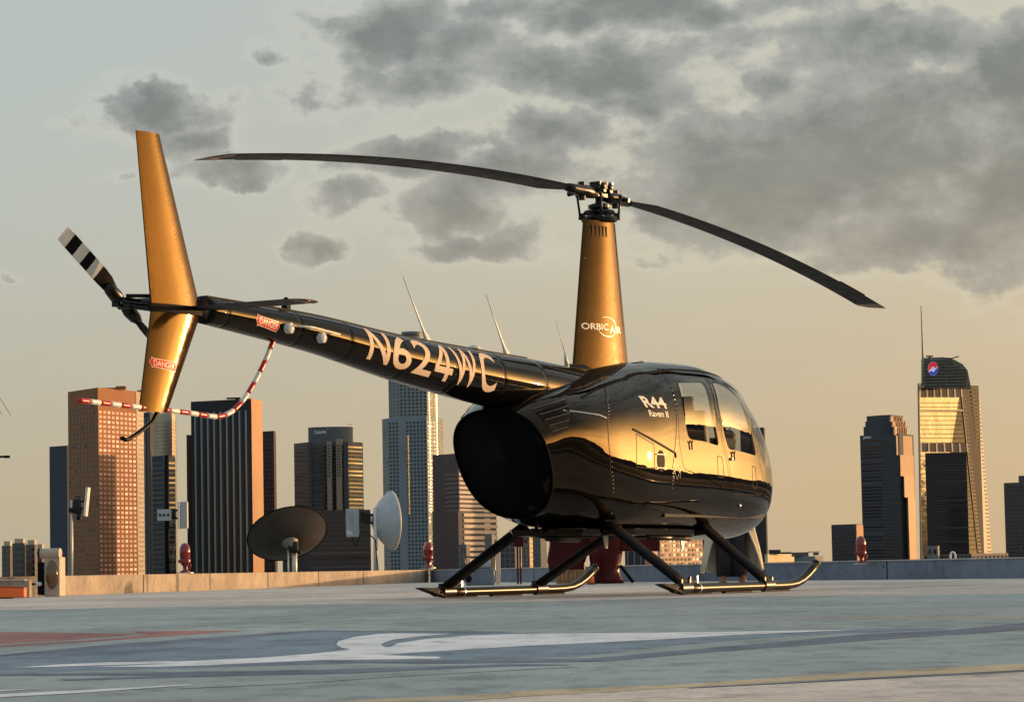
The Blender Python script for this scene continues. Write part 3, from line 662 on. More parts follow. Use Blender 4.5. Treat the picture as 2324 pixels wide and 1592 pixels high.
# rotor head
HZ = 3.2
m = MB(); m.tube([(0, 0, 2.9), (0, 0, 3.24)], .030, 16).build('rotor_mast', DARKM, heli, smooth=True)
m = MB(); m.lathe([(.07, 2.985), (.14, 2.99), (.15, 3.01), (.14, 3.028), (.08, 3.03)], (0, 0, 0), 28).lathe([(.06, 3.045), (.12, 3.05), (.13, 3.065), (.12, 3.08), (.06, 3.085)], (0, 0, 0), 28)
for a in range(4): 
    q = a*PI/2+.6; m.box((.14*math.cos(q), .14*math.sin(q), 3.035), (.05, .03, .05), q)
m.lathe([(.05, 3.09), (.09, 3.10), (.09, 3.125), (.05, 3.14)], (0, 0, 0), 20)
m.build('swashplate', DARKM, heli, angle=40)
BA = .998-TH
rot = Matrix.Rotation(BA, 3, 'Z')
m = MB(); m.box((0, 0, 3.245), (.15, .08, .11), BA).box((0, 0, 3.292), (.12, .10, .04), BA)
for s_ in (-1, 1):
    m.lathe([(.028, -.01), (.028, .02), (.014, .025)], rot @ Vector((s_*.055, -.075, 3.27)), 12, Matrix.Rotation(PI/2+0, 3, 'X'))
    m.tube([rot @ Vector((s_*.05, -.09, 3.24)), rot @ Vector((s_*.05, .09, 3.24))], .022, 12)
m.build('rotor_hub', DARKM, heli, bevel=0, angle=40)
m = MB(); m.lathe([(.016, -.02), (.016, .012), (.008, .014)], rot @ Vector((.06, -.085, 3.30)), 12, Matrix.Rotation(PI/2, 3, 'X')).build('hub_bolt', STEEL, heli, angle=40)
for (x, y) in ((-.13, -.09), (.13, .09), (.10, -.12), (-.1, .12)):
    m = MB(); m.tube([(x, y, 3.02), (x*1.25, y*1.1, 3.20)], .010, 8).sphere((x, y, 3.02), .018, 8).sphere((x*1.25, y*1.1, 3.20), .018, 8).build('pitch_link', DARKM, heli, smooth=True)
def bladez(r_, s_): q = r_/5.03; return HZ + .01 - s_*.18*q - .43*q*q
for s_ in (-1, 1):
    m = MB(); rings = []; N = 40; tipz = []
    for i in range(N+1):
        r_ = .42+(4.76-.42)*i/N; z = bladez(r_, s_); ch = .257; th = .030
        if r_ < .62: k = (r_-.42)/.2; ch = .12+.137*k; th = .045-.015*k
        pit = R(4.0)
        sec = []
        for kk in range(24):
            a = 2*PI*kk/24; u = (1-math.cos(a))/2; t_ = th*2.6*(.2969*math.sqrt(u)-.1260*u-.3516*u*u+.2843*u**3-.1036*u**4)*(1.9)
            w_ = (.3-u)*ch*s_; v_ = math.copysign(t_*.5, math.sin(a))
            sec.append(rot @ Vector((s_*r_, w_*math.cos(pit)*1.0, 0)) + Vector((0, 0, z+v_+(.3-u)*ch*math.sin(pit))))
        if i == N:
            pass
        rings.append(sec)
    m.loft(rings); bl = m.build('rotor_blade', BLADE, heli, angle=50)
    # swept bronze tip
    m = MB(); rings = []
    for i, (rr, k) in enumerate(((4.758, 1.012), (4.83, .97), (4.89, .7), (4.92, .25))):
        c_ = sum((Vector(p) for p in [sec[12]]), Vector()); z = bladez(rr, s_); sec2 = []
        for kk in range(24):
            a = 2*PI*kk/24; u = (1-math.cos(a))/2; u2 = 1-(1-u)*k; t_ = .030*2.6*(.2969*math.sqrt(u)-.1260*u-.3516*u*u+.2843*u**3-.1036*u**4)*1.9*k
            sec2.append(rot @ Vector((s_*rr, (.3-u2)*.257*s_, 0)) + Vector((0, 0, z+math.copysign(t_*.5, math.sin(a))+(.3-u2)*.257*math.sin(R(4)))))
        rings.append(sec2)
    m.loft(rings).build('blade_tip', BRONZE, bl, angle=50)
    m = MB(); a_ = [rot @ Vector((s_*q, 0, bladez(q, s_)+.0)) for q in (.08, .16, .22, .30, .40, .47)]
    m.tube(a_, [.042, .050, .055, .048, .038, .034], 16, flat=1.1).build('blade_grip', DARKM, bl, smooth=True)
    m = MB(); p_ = rot @ Vector((s_*.26, 0, bladez(.26, s_))); m.tube([p_+Vector((0, 0, -.075)), p_+Vector((0, 0, .07))], .03, 12).tube([p_+Vector((0, 0, .0)), rot @ Vector((s_*.26, -s_*.13, bladez(.26, s_)-.02))], .02, 10).build('pitch_horn', DARKM, bl, angle=40)
    m = MB(); T_ = []
    for q in (3.95, 4.2, 4.45):
        e_ = rot @ Vector((s_*q, -.7*.257*s_+.006*s_, 0)); f_ = rot @ Vector((s_*q, -.7*.257*s_-.014*s_, 0)); z = bladez(q, s_)-.7*.257*math.sin(R(4)); T_.append([(e_.x, e_.y, z+.002), (f_.x, f_.y, z+.002), (f_.x, f_.y, z-.002), (e_.x, e_.y, z-.002)])
    m.loft(T_).build('trim_tab', MATTE, bl)
# fins
def fin(name, secs):
    rings = []
    for i in range(len(secs)-1):
        (z0, a0, c0, t0), (z1, a1, c1, t1) = secs[i], secs[i+1]; N = 14
        for k in range(N+(i == len(secs)-2)):
            t = k/N; z = z0+(z1-z0)*t; rings.append([(x, y, z) for x, y in foil(a0+(a1-a0)*t, c0+(c1-c0)*t, t0+(t1-t0)*t, 40)])
    mb = MB(); mb.loft(rings); return mb
fu = fin('f', [(1.90, -6.07, -5.555, .088), (2.955, -6.205, -5.965, .046)]).build('vertical_fin', BRONZE, heli, angle=45)
fl = fin('f', [(1.225, -6.20, -5.915, .055), (1.845, -6.07, -5.56, .088)]).build('lower_fin', BRONZE, heli, angle=45)
FUB, FLB = bvh_of(fu), bvh_of(fl)
m = MB()
for i in range(34): riv_line(m, FUB, [(-5.69-.30*i/33-.05, 1.95+.98*i/33)], .0032)
for i in range(30): riv_line(m, FUB, [(-6.06-.135*i/29+.012, 1.95+.98*i/29)], .0028)
m.build('fin_rivets', DARKM, fu)['kind'] = 'stuff'
m = MB()
for i in range(16): riv_line(m, FLB, [(-5.75-.22*i/15, 1.80-.55*i/15)], .004)
for i in range(14): riv_line(m, FLB, [(-6.06-.125*i/13+.012, 1.80-.55*i/13)], .0028)
m.build('fin_rivets', DARKM, fl)['kind'] = 'stuff'
danger(fl, dmap(-6.105, 1.532, -5.865, 1.508, .075), FLB, .003)
m = MB(); m.loft([[(x, y, z) for x, y in foil(-6.085, -5.50, .11, 30)] for z in (1.846, 1.872, 1.899)]).build('fin_mount', MATTE, heli, angle=50)
m = MB(); m.tube([(-5.545, 0, 1.893), (-5.60, .01, 1.89), (-5.70, .015, 1.885)], [.084, .055, .035], 20).build('tail_cone', MATTE, heli, smooth=True)
# horizontal stabiliser, on the starboard side
rings = []
for k in range(9):
    y = -.02-.80*k/8; rings.append([(x, y, 1.893+yy) for x, yy in foil(-5.78, -5.46, .017, 26)])
m = MB(); m.loft(rings); hs = m.build('horizontal_stabiliser', BLADE, heli, angle=50)
rings = []
for q, k in ((0, 1.01), (.02, .95), (.036, .8), (.045, .5), (.048, .1)):
    rings.append([(-5.62+(x+5.62)*k, -.821-q, 1.893+yy*k) for x, yy in foil(-5.78, -5.46, .020, 26)])
m = MB(); m.loft(rings).build('tip_cap', BRONZE, hs, smooth=True)
m = MB(); m.loft([[(x, y, 1.905) for x, y in foil(-5.80, -5.44, .05, 20)], [(x, y, 1.93) for x, y in foil(-5.7, -5.5, .03, 20)]]).build('root_bracket', MATTE, hs)
m = MB(); m.box((-4.56, 0, 1.985), (.045, .045, .07)).lathe([(.02, 2.02), (.018, 2.035), (.008, 2.045)], (-4.56, 0, 0), 12).build('boom_light', MATTE, heli, angle=30)
# tail rotor
trm = MB(); trm.tube([(-5.80, .02, 1.915), (-5.83, .16, 1.915), (-5.88, .30, 1.925)], [.05, .045, .03], 14).sphere((-5.82, .07, 1.915), .075, 14).box((-5.99, .20, 1.935), (.16, .02, .02)).tube([(-5.9, .10, 1.96), (-6.02, .22, 1.96)], .012, 8).tube([(-5.93, .12, 1.90), (-6.1, .20, 1.91)], .010, 8)
tr = trm.build('tail_rotor_gearbox', DARKM, heli, angle=50)
m = MB(); m.tube([(-5.89, .27, 1.928), (-5.89, .37, 1.928)], .038, 14).box((-5.89, .345, 1.928), (.16, .05, .05)).build('tail_rotor_hub', DARKM, heli, angle=40)
ba = math.atan2(2.311-1.928, -6.514+5.89); STR = [WHITE, MATTE]
for s_ in (0, 1):
    a = ba+PI*s_; d = Vector((math.cos(a), 0, math.sin(a))); n = Vector((-d.z, 0, d.x)); m = MB()
    def bs(r_, ch, th, tw):
        out_ = []
        for kk in range(20):
            q = 2*PI*kk/20; u = (1-math.cos(q))/2; t_ = th*(2.8*(.2969*math.sqrt(u)-.1260*u-.3516*u*u+.2843*u**3-.1036*u**4)); w_ = (.35-u)*ch
            out_.append(Vector((-5.89, .345, 1.928))+d*r_+n*w_*math.cos(tw)+Vector((0, 1, 0))*(math.copysign(t_, math.sin(q))+w_*math.sin(tw)))
        return out_
    tw = R(24); root_ = m.loft([bs(.06, .05, .035, tw), bs(.14, .075, .03, tw), bs(.20, .10, .022, tw), bs(.26, .106, .014, tw)]).build('tail_rotor_blade', MATTE, heli, angle=50)
    edges = [.26, .31, .395, .47, .555, .64, .72]
    for i in range(6):
        m = MB(); m.loft([bs(edges[i], .108, .012, tw), bs(edges[i+1]-.001, .108 if i < 5 else .100, .011, tw)]).build('blade_stripe', [MATTE, WHITE, MATTE, WHITE, MATTE, WHITE][i], root_, angle=50)
    m = MB(); m.tube([Vector((-5.89, .345, 1.928))+d*q for q in (.03, .08, .15, .2)], [.034, .045, .04, .022], 12).build('blade_root', DARKM, root_, smooth=True)
# tail rotor guard, striped red and white
GP = [(-4.70, 1.765), (-4.735, 1.722), (-4.80, 1.63), (-4.877, 1.535), (-4.95, 1.455), (-5.03, 1.377), (-5.125, 1.305), (-5.234, 1.25), (-5.38, 1.222), (-5.62, 1.232), (-5.90, 1.243), (-6.2, 1.250), (-6.5, 1.258), (-6.79, 1.266)]
GREDM = mat('guard_red', (.48, .015, .012), .3); GWHT = mat('guard_white', (.75, .70, .62), .35)
ln = [0]
for i in range(1, len(GP)): ln.append(ln[-1]+math.dist(GP[i], GP[i-1]))
def gat(s_): return (herm(ln, [p[0] for p in GP], s_), herm(ln, [p[1] for p in GP], s_))
def gy(x): return -.0 - .0*x
guard = None; NSEG = 23
for i in range(NSEG):
    a, c = ln[-1]*i/NSEG, ln[-1]*(i+1)/NSEG; pts = [gat(a+(c-a)*k/4) for k in range(5)]
    m = MB(); m.tube([(p[0], .0, p[1]) for p in pts], .0165, 12)
    if guard is None: guard = m.build('tail_rotor_guard', GREDM, heli, smooth=True)
    else: m.build('guard_stripe', GREDM if i % 2 == 0 else GWHT, guard, smooth=True)
m = MB(); m.tube([(-5.99, 0, 1.24), (-6.016, 0, 1.217), (-6.062, 0, 1.165), (-6.15, 0, 1.118), (-6.244, 0, 1.075), (-6.29, 0, 1.055), (-6.33, 0, 1.045), (-6.375, 0, 1.055)], .0135, 12).build('tail_skid', BOOMP, heli, smooth=True)
# cowling details
conform(text_bm('R44', bold=.03, shear=.0), lambda u, v: (-.44+.345*u+.03*(1-v)*0-(v-.5)*.04, -2.0, 1.455+.09*v+.0*u), 'model_text', LETW, fus, nx=6, ny=4, bv=BODYBVH)
conform(text_bm('Raven II', bold=.015), lambda u, v: (-.40+.30*u, -2.0, 1.385+.05*v), 'model_text', LETW, fus, nx=6, ny=3, bv=BODYBVH)
def ribbon(name, pts, w, m_, parent, off=.0012, ys=(-2.0,), close=False, step=.03):
    for y0 in ys:
        mb = MB()
        D = []
        P = pts+[pts[0]] if close else pts
        for i in range(1, len(P)):
            a, c = P[i-1], P[i]; k = max(1, int(math.dist(a, c)/step))
            for q in range(k): D.append((a[0]+(c[0]-a[0])*q/k, a[1]+(c[1]-a[1])*q/k))
        D.append(P[-1]); V = []; 
        for i, (x, z) in enumerate(D):
            a, c = D[max(0, i-1)], D[min(len(D)-1, i+1)]; t = Vector((c[0]-a[0], c[1]-a[1])).normalized(); nx_, nz_ = -t.y*w/2, t.x*w/2
            V += [onb(x+nx_, z+nz_, off, y0), onb(x-nx_, z-nz_, off, y0), onb(x-nx_, z-nz_, -.003, y0), onb(x+nx_, z+nz_, -.003, y0)]
        n = len(D); mb.add(V, [(4*i+j, 4*i+(j+1) % 4, 4*i+4+(j+1) % 4, 4*i+4+j) for i in range(n-1) for j in range(4)])
        mb.build(name, m_, parent)
Y2 = (-2.0, 2.0)
ribbon('panel_seam', [(-.80, 1.60), (-.95, 1.48), (-1.04, 1.33), (-1.05, 1.18), (-1.02, .94), (-.93, .76), (-.80, .64)], .006, MATTE, fus, ys=Y2)
ribbon('panel_seam', [(.13, 1.79), (.10, 1.60), (.03, 1.37), (-.04, 1.16), (-.10, .98), (-.09, .80), (-.02, .60)], .006, MATTE, fus, ys=Y2)
ribbon('panel_seam', [(-1.50, 1.40), (-1.11, 1.372), (-1.03, 1.35)], .010, STEEL, fus, ys=Y2)
ribbon('panel_seam', [(-.70, 1.275), (-.04, 1.105), (-.035, 1.07)], .014, MATTE, fus, off=.006, ys=Y2)
ribbon('panel_seam', [(-1.2, 1.50), (-.94, 1.575), (-.6, 1.65), (-.2, 1.735), (.4, 1.80), (.9, 1.815), (1.45, 1.795), (1.68, 1.73)], .012, MATTE, fus, off=.004, ys=Y2)
ribbon('access_panel', [(-.66, 1.24), (-.395, 1.165), (-.395, .975), (-.675, .985)], .006, MATTE, fus, ys=Y2, close=True)
m = MB()
for t in range(18):
    a = 2*PI*t/18; m.v.append(tuple(onb(-.29+.062*math.cos(a), 1.04+.085*math.sin(a), .003)))
m.f.append(tuple(range(18))); m.build('fuel_filler_recess', MATTE, fus)
m = MB()
for z in (1.09, .985): m.tube([onb(-.37, z, .006), onb(-.21, z, .006)], .004, 6)
m.build('recess_straps', DARKM, fus)
m = MB()
for pts in ([(-.80+.0, 1.60), (-.95, 1.48), (-1.04, 1.33), (-1.05, 1.18), (-1.02, .94), (-.93, .76)], [(.10, 1.72), (.06, 1.50), (.0, 1.30), (-.06, 1.10), (-.12, .98), (-.10, .80)]):
    for i in range(1, len(pts)):
        for q in range(6):
            x = pts[i-1][0]+(pts[i][0]-pts[i-1][0])*q/6+.022; z = pts[i-1][1]+(pts[i][1]-pts[i-1][1])*q/6; p = onb(x, z, 0); rivet(m, p, ref_normal(p), .0045)
for q in range(24):
    p = onb(-.02-.0*q+.06*math.sin(q), .99-.003*q+.03*math.cos(q*2.1), 0); rivet(m, p, ref_normal(p), .0045)
m.build('cowl_rivets', STEEL, fus)['kind'] = 'stuff'
# louvred engine vent at the top aft corner of each side
for y0 in Y2:
    m = MB(); poly = [(-1.71, 1.375), (-1.40, 1.47), (-1.44, 1.36), (-1.50, 1.245), (-1.64, 1.20), (-1.69, 1.29)]
    vp = conform(poly_bm([((x+1.8)/.5, (z-1.15)/.35) for x, z in poly]), lambda u, v, y0=y0: onb(-1.8+.5*u, 1.15+.35*v, .0025, y0), 'engine_vent', MATTE, fus, nx=8, ny=8)
    m = MB()
    for k in range(5):
        t = k/4; a = Vector((-1.71+.07*t, 1.40-.165*t)); c = Vector((-1.38-.12*t, 1.485-.215*t)); P = [onb(a.x+(c.x-a.x)*q/6, a.y+(c.y-a.y)*q/6, .006, y0) for q in range(7)]
        m.tube(P, .003, 6)
    m.build('louvre', mat('louvre_grey', (.10, .10, .10), .6, spec=.1), vp)
# door handles, latches, hinges
for (x, z, w, h) in ((.80, 1.02, .11, .17), (1.50, .95, .09, .18)):
    P = rc([(x-w/2, z-h/2), (x+w/2, z-h/2-.005), (x+w/2-.02, z+h/2-.01), (x-w/2-.01, z+h/2)], .02)
    ribbon('door_pocket', P, .006, MATTE, fus, ys=Y2, close=True)
for (x, z) in ((.24, 1.185), (1.04, 1.12)):
    m = MB(); p = onb(x, z, .012); m.tube([p+Vector((-.02, 0, .025)), p, p+Vector((.02, 0, .03))], .005, 6).tube([p, p+Vector((.005, 0, -.045))], .006, 6).build('door_latch', MATTE, fus)
m = MB(); p = onb(1.0, 1.085, .006); m.lathe([(.014, 0), (.012, .01), (.004, .012)], p, 12, Matrix.Rotation(PI/2, 3, 'X')).build('door_lock', STEEL, fus)
m = MB(); p = onb(1.26, .71, .002); m.sphere(tuple(p), .018, 12, (1, .6, 1)).build('nav_lamp', STEEL, fus, smooth=True)
m = MB(); m.tube([(1.88, -.0, 1.76), (2.02, -.02, 1.86), (2.10, -.03, 1.84)], .006, 6).box((2.1, -.03, 1.82), (.06, .004, .05)).tube([(2.3, 0, 1.35), (2.42, 0, 1.42)], .004, 6).build('pitot_tube', MATTE, fus)
m = MB(); m.prism([(-.05, .47), (.03, .47), (.015, .37), (-.015, .37)], 'y', -.006, .006); m.build('belly_antenna', WHITE, heli, bevel=.002)
m = MB(); m.prism([(1.1, .47), (1.18, .47), (1.165, .36), (1.13, .36)], 'y', -.126, -.114); m.build('belly_antenna', WHITE, heli, bevel=.002)
m = MB(); m.tube([(-1.25, -.06, .60), (-1.27, -.06, .52)], .014, 8).sphere((-1.27, -.06, .51), .02, 8).build('drain_tube', MATTE, heli, smooth=True)
m = MB(); m.tube([(.15, -.30, .455), (.9, -.30, .445)], .022, 10).tube([(-.8, .1, .46), (-.3, .1, .45)], .03, 10).build('exhaust_pipe', DARKM, heli, smooth=True)
# cabin inside
m = MB(); m.box((.95, 0, .63), (1.9, 1.05, .04)).build('cabin_floor', LINER, heli)
m = MB(); m.box((.02, 0, 1.08), (.04, 1.0, .95)).build('rear_bulkhead', LINER, heli)
for xx in (.40, 1.10):
    for yy in (-.29, .29):
        m = MB(); m.box((xx, yy, .86), (.44, .42, .20)); se = m.build('seat', SEAT, heli, bevel=.03, angle=40)
        m = MB(); m.box((xx-.20, yy, 1.20), (.10, .42, .58), M=Matrix.Rotation(R(-10), 3, 'Y')); m.build('seat_back', SEAT, se, bevel=.03, angle=40)
        m = MB(); m.box((xx-.27, yy, 1.54), (.06, .24, .13), M=Matrix.Rotation(R(-10), 3, 'Y')); m.build('headrest', SEAT, se, bevel=.025, angle=40)
m = MB(); m.box((1.72, 0, .98), (.22, .34, .62)).box((1.80, 0, 1.25), (.26, .55, .10)); m.build('instrument_console', LINER, heli, bevel=.02)
m = MB(); m.tube([(1.36, 0, .64), (1.42, 0, 1.16), (1.40, -.34, 1.19), (1.38, -.34, 1.05)], .012, 8).tube([(1.42, 0, 1.16), (1.40, .34, 1.19), (1.38, .34, 1.05)], .012, 8).build('cyclic_stick', DARKM, heli, smooth=True)
#BUILD2
# ================================================================== THINGS ON THE ROOF
def yz(px, py, D): p = at(px, py, D); return p
# --- red obstruction lamps on the parapets
def lamp(px, ytop, ybot, D, label):
    base_ = at(px, ybot, D); top = at(px, ytop, D); h = top.z-base_.z; t = empty('obstruction_lamp', base_, 0, label=label, cat='lamp', group='red lamps standing on the parapet walls')
    m = MB(); m.lathe([(.17*h, 0), (.17*h, .05*h), (.07*h, .08*h), (.07*h, .20*h), (.13*h, .27*h), (.17*h, .33*h)], (0, 0, 0), 20).build('lamp_base', REDP, t, smooth=True)
    m = MB(); m.lathe([(.185*h, .32*h), (.19*h, .36*h), (.19*h, .44*h), (.17*h, .47*h)], (0, 0, 0), 22); m.box((-.19*h, 0, .38*h), (.07*h, .06*h, .12*h)).build('lamp_collar', REDP, t, angle=40)
    m = MB(); m.lathe([(.16*h, .46*h), (.18*h, .50*h), (.185*h, .72*h), (.17*h, .84*h), (.13*h, .93*h), (.07*h, .985*h), (.02*h, 1.0*h)], (0, 0, 0), 24).build('lamp_dome', mat('red_glass', (.22, .004, .008), .05, coat=.8), t, smooth=True)
    m = MB(); m.tube([(.17*h, -.05*h, .36*h), (.19*h, -.05*h, .2*h), (.1*h, -.04*h, .02*h)], .012, 6).build('conduit', REDP, t, smooth=True)
    m = MB(); m.lathe([(.3*h, -.012), (.3*h, 0), (.02, .001)], (0, 0, 0), 16).build('mount_plate', COPE, t)
lamp(420, 1231, 1298, 42.0, 'red glass obstruction lamp on the beige wall, left of the dark satellite dish')
lamp(972, 1228, 1287, 57.0, 'red obstruction lamp where the beige wall ends, behind the left skid')
lamp(1955, 1215, 1277, 37.0, 'red obstruction lamp standing alone on the blue wall right of the helicopter nose')
# --- white ring on the right wall
p = at(2163, 1275, 35.5); t = empty('tie_down_ring', p, 0, label='small white ring standing on the blue wall at the right', cat='ring')
m = MB(); m.tube([(.032*math.cos(a), 0, .072+.055*math.sin(a)) for a in [2*PI*k/24 for k in range(25)]], .012, 8, caps=False).build('ring', WHITE, t, smooth=True)
m = MB(); m.tube([(0, 0, 0), (0, 0, .018)], .012, 8).build('ring_stem', WHITE, t, smooth=True)
# --- flood light box in front of the left wall
D = 35.0; b0 = gp(118, 1348); b0 = Vector((b0.x/b0.y*D, D, 0)); k = D/FPX
t = empty('floodlight', b0, R(-12), label='squat tan metal floodlight with round glass lens in front of the beige wall', cat='floodlight')
TANM = mat('tan_paint', (.46, .37, .27), .45, var=.25, vscale=9)
m = MB(); m.box((.02, .05, .24), (.20, .20, .48)).build('housing', TANM, t, bevel=.012)
m = MB(); m.tube([(-.13, -.02, .525), (.12, -.02, .525)], .062, 20).build('hood', TANM, t, angle=40)
m = MB(); m.tube([(-.16, -.02, .525), (-.128, -.02, .525)], .055, 20).build('hood_cap', MATTE, t, angle=40)
m = MB(); m.loft([[(.02+.078*kk*math.cos(a), -.052-dy, .265+.175*kk*math.sin(a)) for a in [2*PI*j/28 for j in range(28)]] for dy, kk in ((0, 1), (.02, .95), (.035, .7), (.042, .25))]).build('lens', mat('amber_lens', (.16, .10, .05), .12, metal=.5, coat=.5), t, smooth=True)
m = MB(); m.box((-.13, .06, .22), (.10, .16, .40)).box((-.24, .02, .155), (.14, .03, .03)).build('ballast_box', MATTE, t, bevel=.006)
m = MB(); m.sphere((-.165, -.02, .155), .030, 10, (1.6, 1, 1)).build('knob', WHITE, t, smooth=True)
# --- orange case at the left edge
D = 33.0; q = gp(20, 1357); q = Vector((q.x/q.y*D, D, 0)); s0 = D/FPX
t = empty('orange_case', q, R(6), label='long flat orange case lying on the deck at the left edge', cat='case')
m = MB(); m.prism([(-.5, .012), (.19, .012), (.19, .118), (-.5, .165)], 'y', -.22, .22); m.build('case_shell', mat('orange_paint', (.85, .17, .02), .45, var=.15), t, bevel=.008)
m = MB(); m.prism([(-.5, .172), (.192, .126), (.19, .118), (-.5, .165)], 'y', -.23, .23); m.build('lid', mat('red_lid', (.30, .02, .015), .45), t)
m = MB()
m.box((-.2, 0, .006), (.5, .3, .012)).build('foot_pad', RUBBER, t)
q = at(30, 1350, 34.5); q.z = 0
t = empty('concrete_block', q, R(4), label='low beige concrete block behind the orange case', cat='block')
m = MB(); m.box((-.1, 0, .10), (.62, .28, .20)); m.build('block_body', WALLM, t, bevel=.01); m = MB(); m.box((-.1, 0, .2085), (.50, .30, .015)).build('block_cap', COPE, t)
# --- antennas behind the left wall
POLE = mat('pole_paint', (.70, .66, .58), .4, metal=.2); GREYP = mat('grey_radome', (.40, .42, .43), .5, var=.15, vscale=9)
D = 39.5; q = at(163, 1306, D); q.z = 0
t = empty('panel_antenna', q, 0, label='small white edged panel antenna with dark radio on a white pole, far left', cat='antenna', group='antennas behind the beige wall')
def rel(px, py): v = at(px, py, D)-q; return (v.x, v.z)
x1, z1 = rel(163, 1175); m = MB(); m.tube([(0, 0, 0), (x1, 0, z1+.25)], .018, 10).build('pole', POLE, t, smooth=True)
x1, z1 = rel(197, 1138); m = MB(); m.box((x1, 0, z1), (.035, .22, .40), M=Matrix.Rotation(R(6), 3, 'Y')); m.build('panel', WHITE, t, bevel=.006)
m = MB(); x2, z2 = rel(176, 1148); m.box((x2, 0, z2), (.11, .14, .20)).box((x2-.06, .02, z2-.05), (.12, .10, .07)).box((x2+.01, 0, z2+.13), (.07, .05, .02)).box((x2+.02, 0, z2-.14), (.06, .1, .10)).build('radio_unit', DARKM, t, angle=30, bevel=.006)
m = MB(); m.tube([(x2+.03, 0, z2+.05), (x1, 0, z1+.04)], .014, 6).tube([(x2+.03, 0, z2-.05), (x1, 0, z1-.06)], .014, 6).build('bracket', DARKM, t)
D = 43.0; q = at(380, 1302, D); q.z = 0
t = empty('sector_antenna', q, 0, label='tall dark mast with grey flat antenna and junction box left of the striped tower', cat='antenna', group='antennas behind the beige wall')
x1, z1 = rel(378, 1032); m = MB(); m.tube([(0, 0, 0), (x1, 0, z1)], .034, 12).build('mast', MATTE, t, smooth=True)
x2, z2 = rel(379, 1168); m = MB(); m.box((x2-.03, -.06, z2), (.21, .09, .17)).build('junction_box', GREYP, t, bevel=.006)
m = MB()
for i in range(3): m.tube([(x2-.09+.06*i, -.10, z2), (x2-.09+.06*i, -.116, z2)], .018, 12)
m.build('gland', MATTE, t)
x3, z3 = rel(407, 1168); m = MB(); m.box((x3, 0, z3), (.028, .2, .41)).build('antenna_spine', WHITE, t, bevel=.005)
m = MB(); m.box((x3+.07, .03, z3), (.11, .14, .40)).build('antenna_panel', GREYP, t, bevel=.012)
m = MB(); m.tube([(x2+.06, 0, z2+.05), (x3, 0, z3+.08)], .016, 8).tube([(x2+.06, 0, z2-.04), (x3, 0, z3-.05)], .016, 8).box((x2+.10, 0, z2+.03), (.07, .09, .12)).build('bracket', DARKM, t)
m = MB(); m.tube([(x2+.09, 0, z2-.1), (x2+.12, 0, z2-.35), (x2+.08, 0, z2-.6), (.02, 0, .1)], .009, 6).build('cable', RUBBER, t, smooth=True)
# --- satellite dish seen from behind
D = 50.0; q = at(666, 1296, D); q.z = 0.0
t = empty('satellite_dish', q, 0, label='big dark oval satellite dish seen from behind on a short post', cat='satellite dish', group='dishes behind the beige wall')
c = Vector((rel(652, 1210)[0], 0, rel(652, 1210)[1])); ax_ = Vector((.80, .36, .62)).normalized()
n_ = Vector((.24, -.60, -.76)).normalized()      # back of the dish looks down at the camera
e1 = Vector((.93, .12, .21)); e1 = (e1-n_*e1.dot(n_)).normalized(); e2 = n_.cross(e1)
def dishring(r_, dep, sx_=1.0, n=48): return [c + e1*(r_*sx_*math.cos(a)) + e2*(r_*math.sin(a)) + n_*dep for a in [2*PI*j/n for j in range(n)]]
RD = .71
m = MB(); m.loft([dishring(RD*kk, .22*(1-kk*kk)) for kk in (1.0, .97, .9, .8, .7, .6, .5, .4, .3, .2, .1, .02)] , caps=False)
m.loft([dishring(RD*kk, .22*(1-kk*kk)-.012) for kk in (1.0, .97, .9, .8, .7, .6, .5, .4, .3, .2, .1, .02)], caps=False)
m.build('dish_shell', mat('dish_back', (.055, .045, .032), .42, var=.3, vscale=3), t, smooth=True)
m = MB(); m.tube(dishring(RD, 0)+[dishring(RD, 0)[0]], .012, 8, caps=False).build('dish_rim', MATTE, t, smooth=True)
bk = c+n_*.20; x2, z2 = rel(668, 1240)
m = MB(); m.lathe([(.16, 0), (.12, .04), (.075, .09), (.05, .12)], bk, 20, n_.to_track_quat('Z', 'Y').to_matrix()).build('dish_hub', mat('grey_cast', (.22, .20, .18), .5, var=.2), t, smooth=True)
m = MB(); m.box((x2, bk.y-.03, z2-.01), (.15, .13, .20)).box((x2+.10, bk.y-.05, z2-.10), (.08, .05, .06)).box((x2-.07, bk.y-.09, z2+.03), (.04, .04, .12)).build('az_el_mount', DARKM, t, bevel=.01, angle=40)
m = MB(); m.tube([(x2+.01, bk.y, 0), (x2+.01, bk.y, z2)], .045, 14).build('post', POLE, t, smooth=True)
m = MB(); m.tube([(x2-.10, bk.y, 0), (x2-.10, bk.y, z2-.05)], .014, 8).build('brace', POLE, t, smooth=True)
m = MB(); m.tube([(x2+.06, bk.y-.02, 0), (x2+.12, bk.y-.02, .16), (x2+.17, bk.y-.02, .17), (x2+.2, bk.y-.02, .08), (x2+.21, bk.y-.02, 0)], .012, 8).build('cable', RUBBER, t, smooth=True)
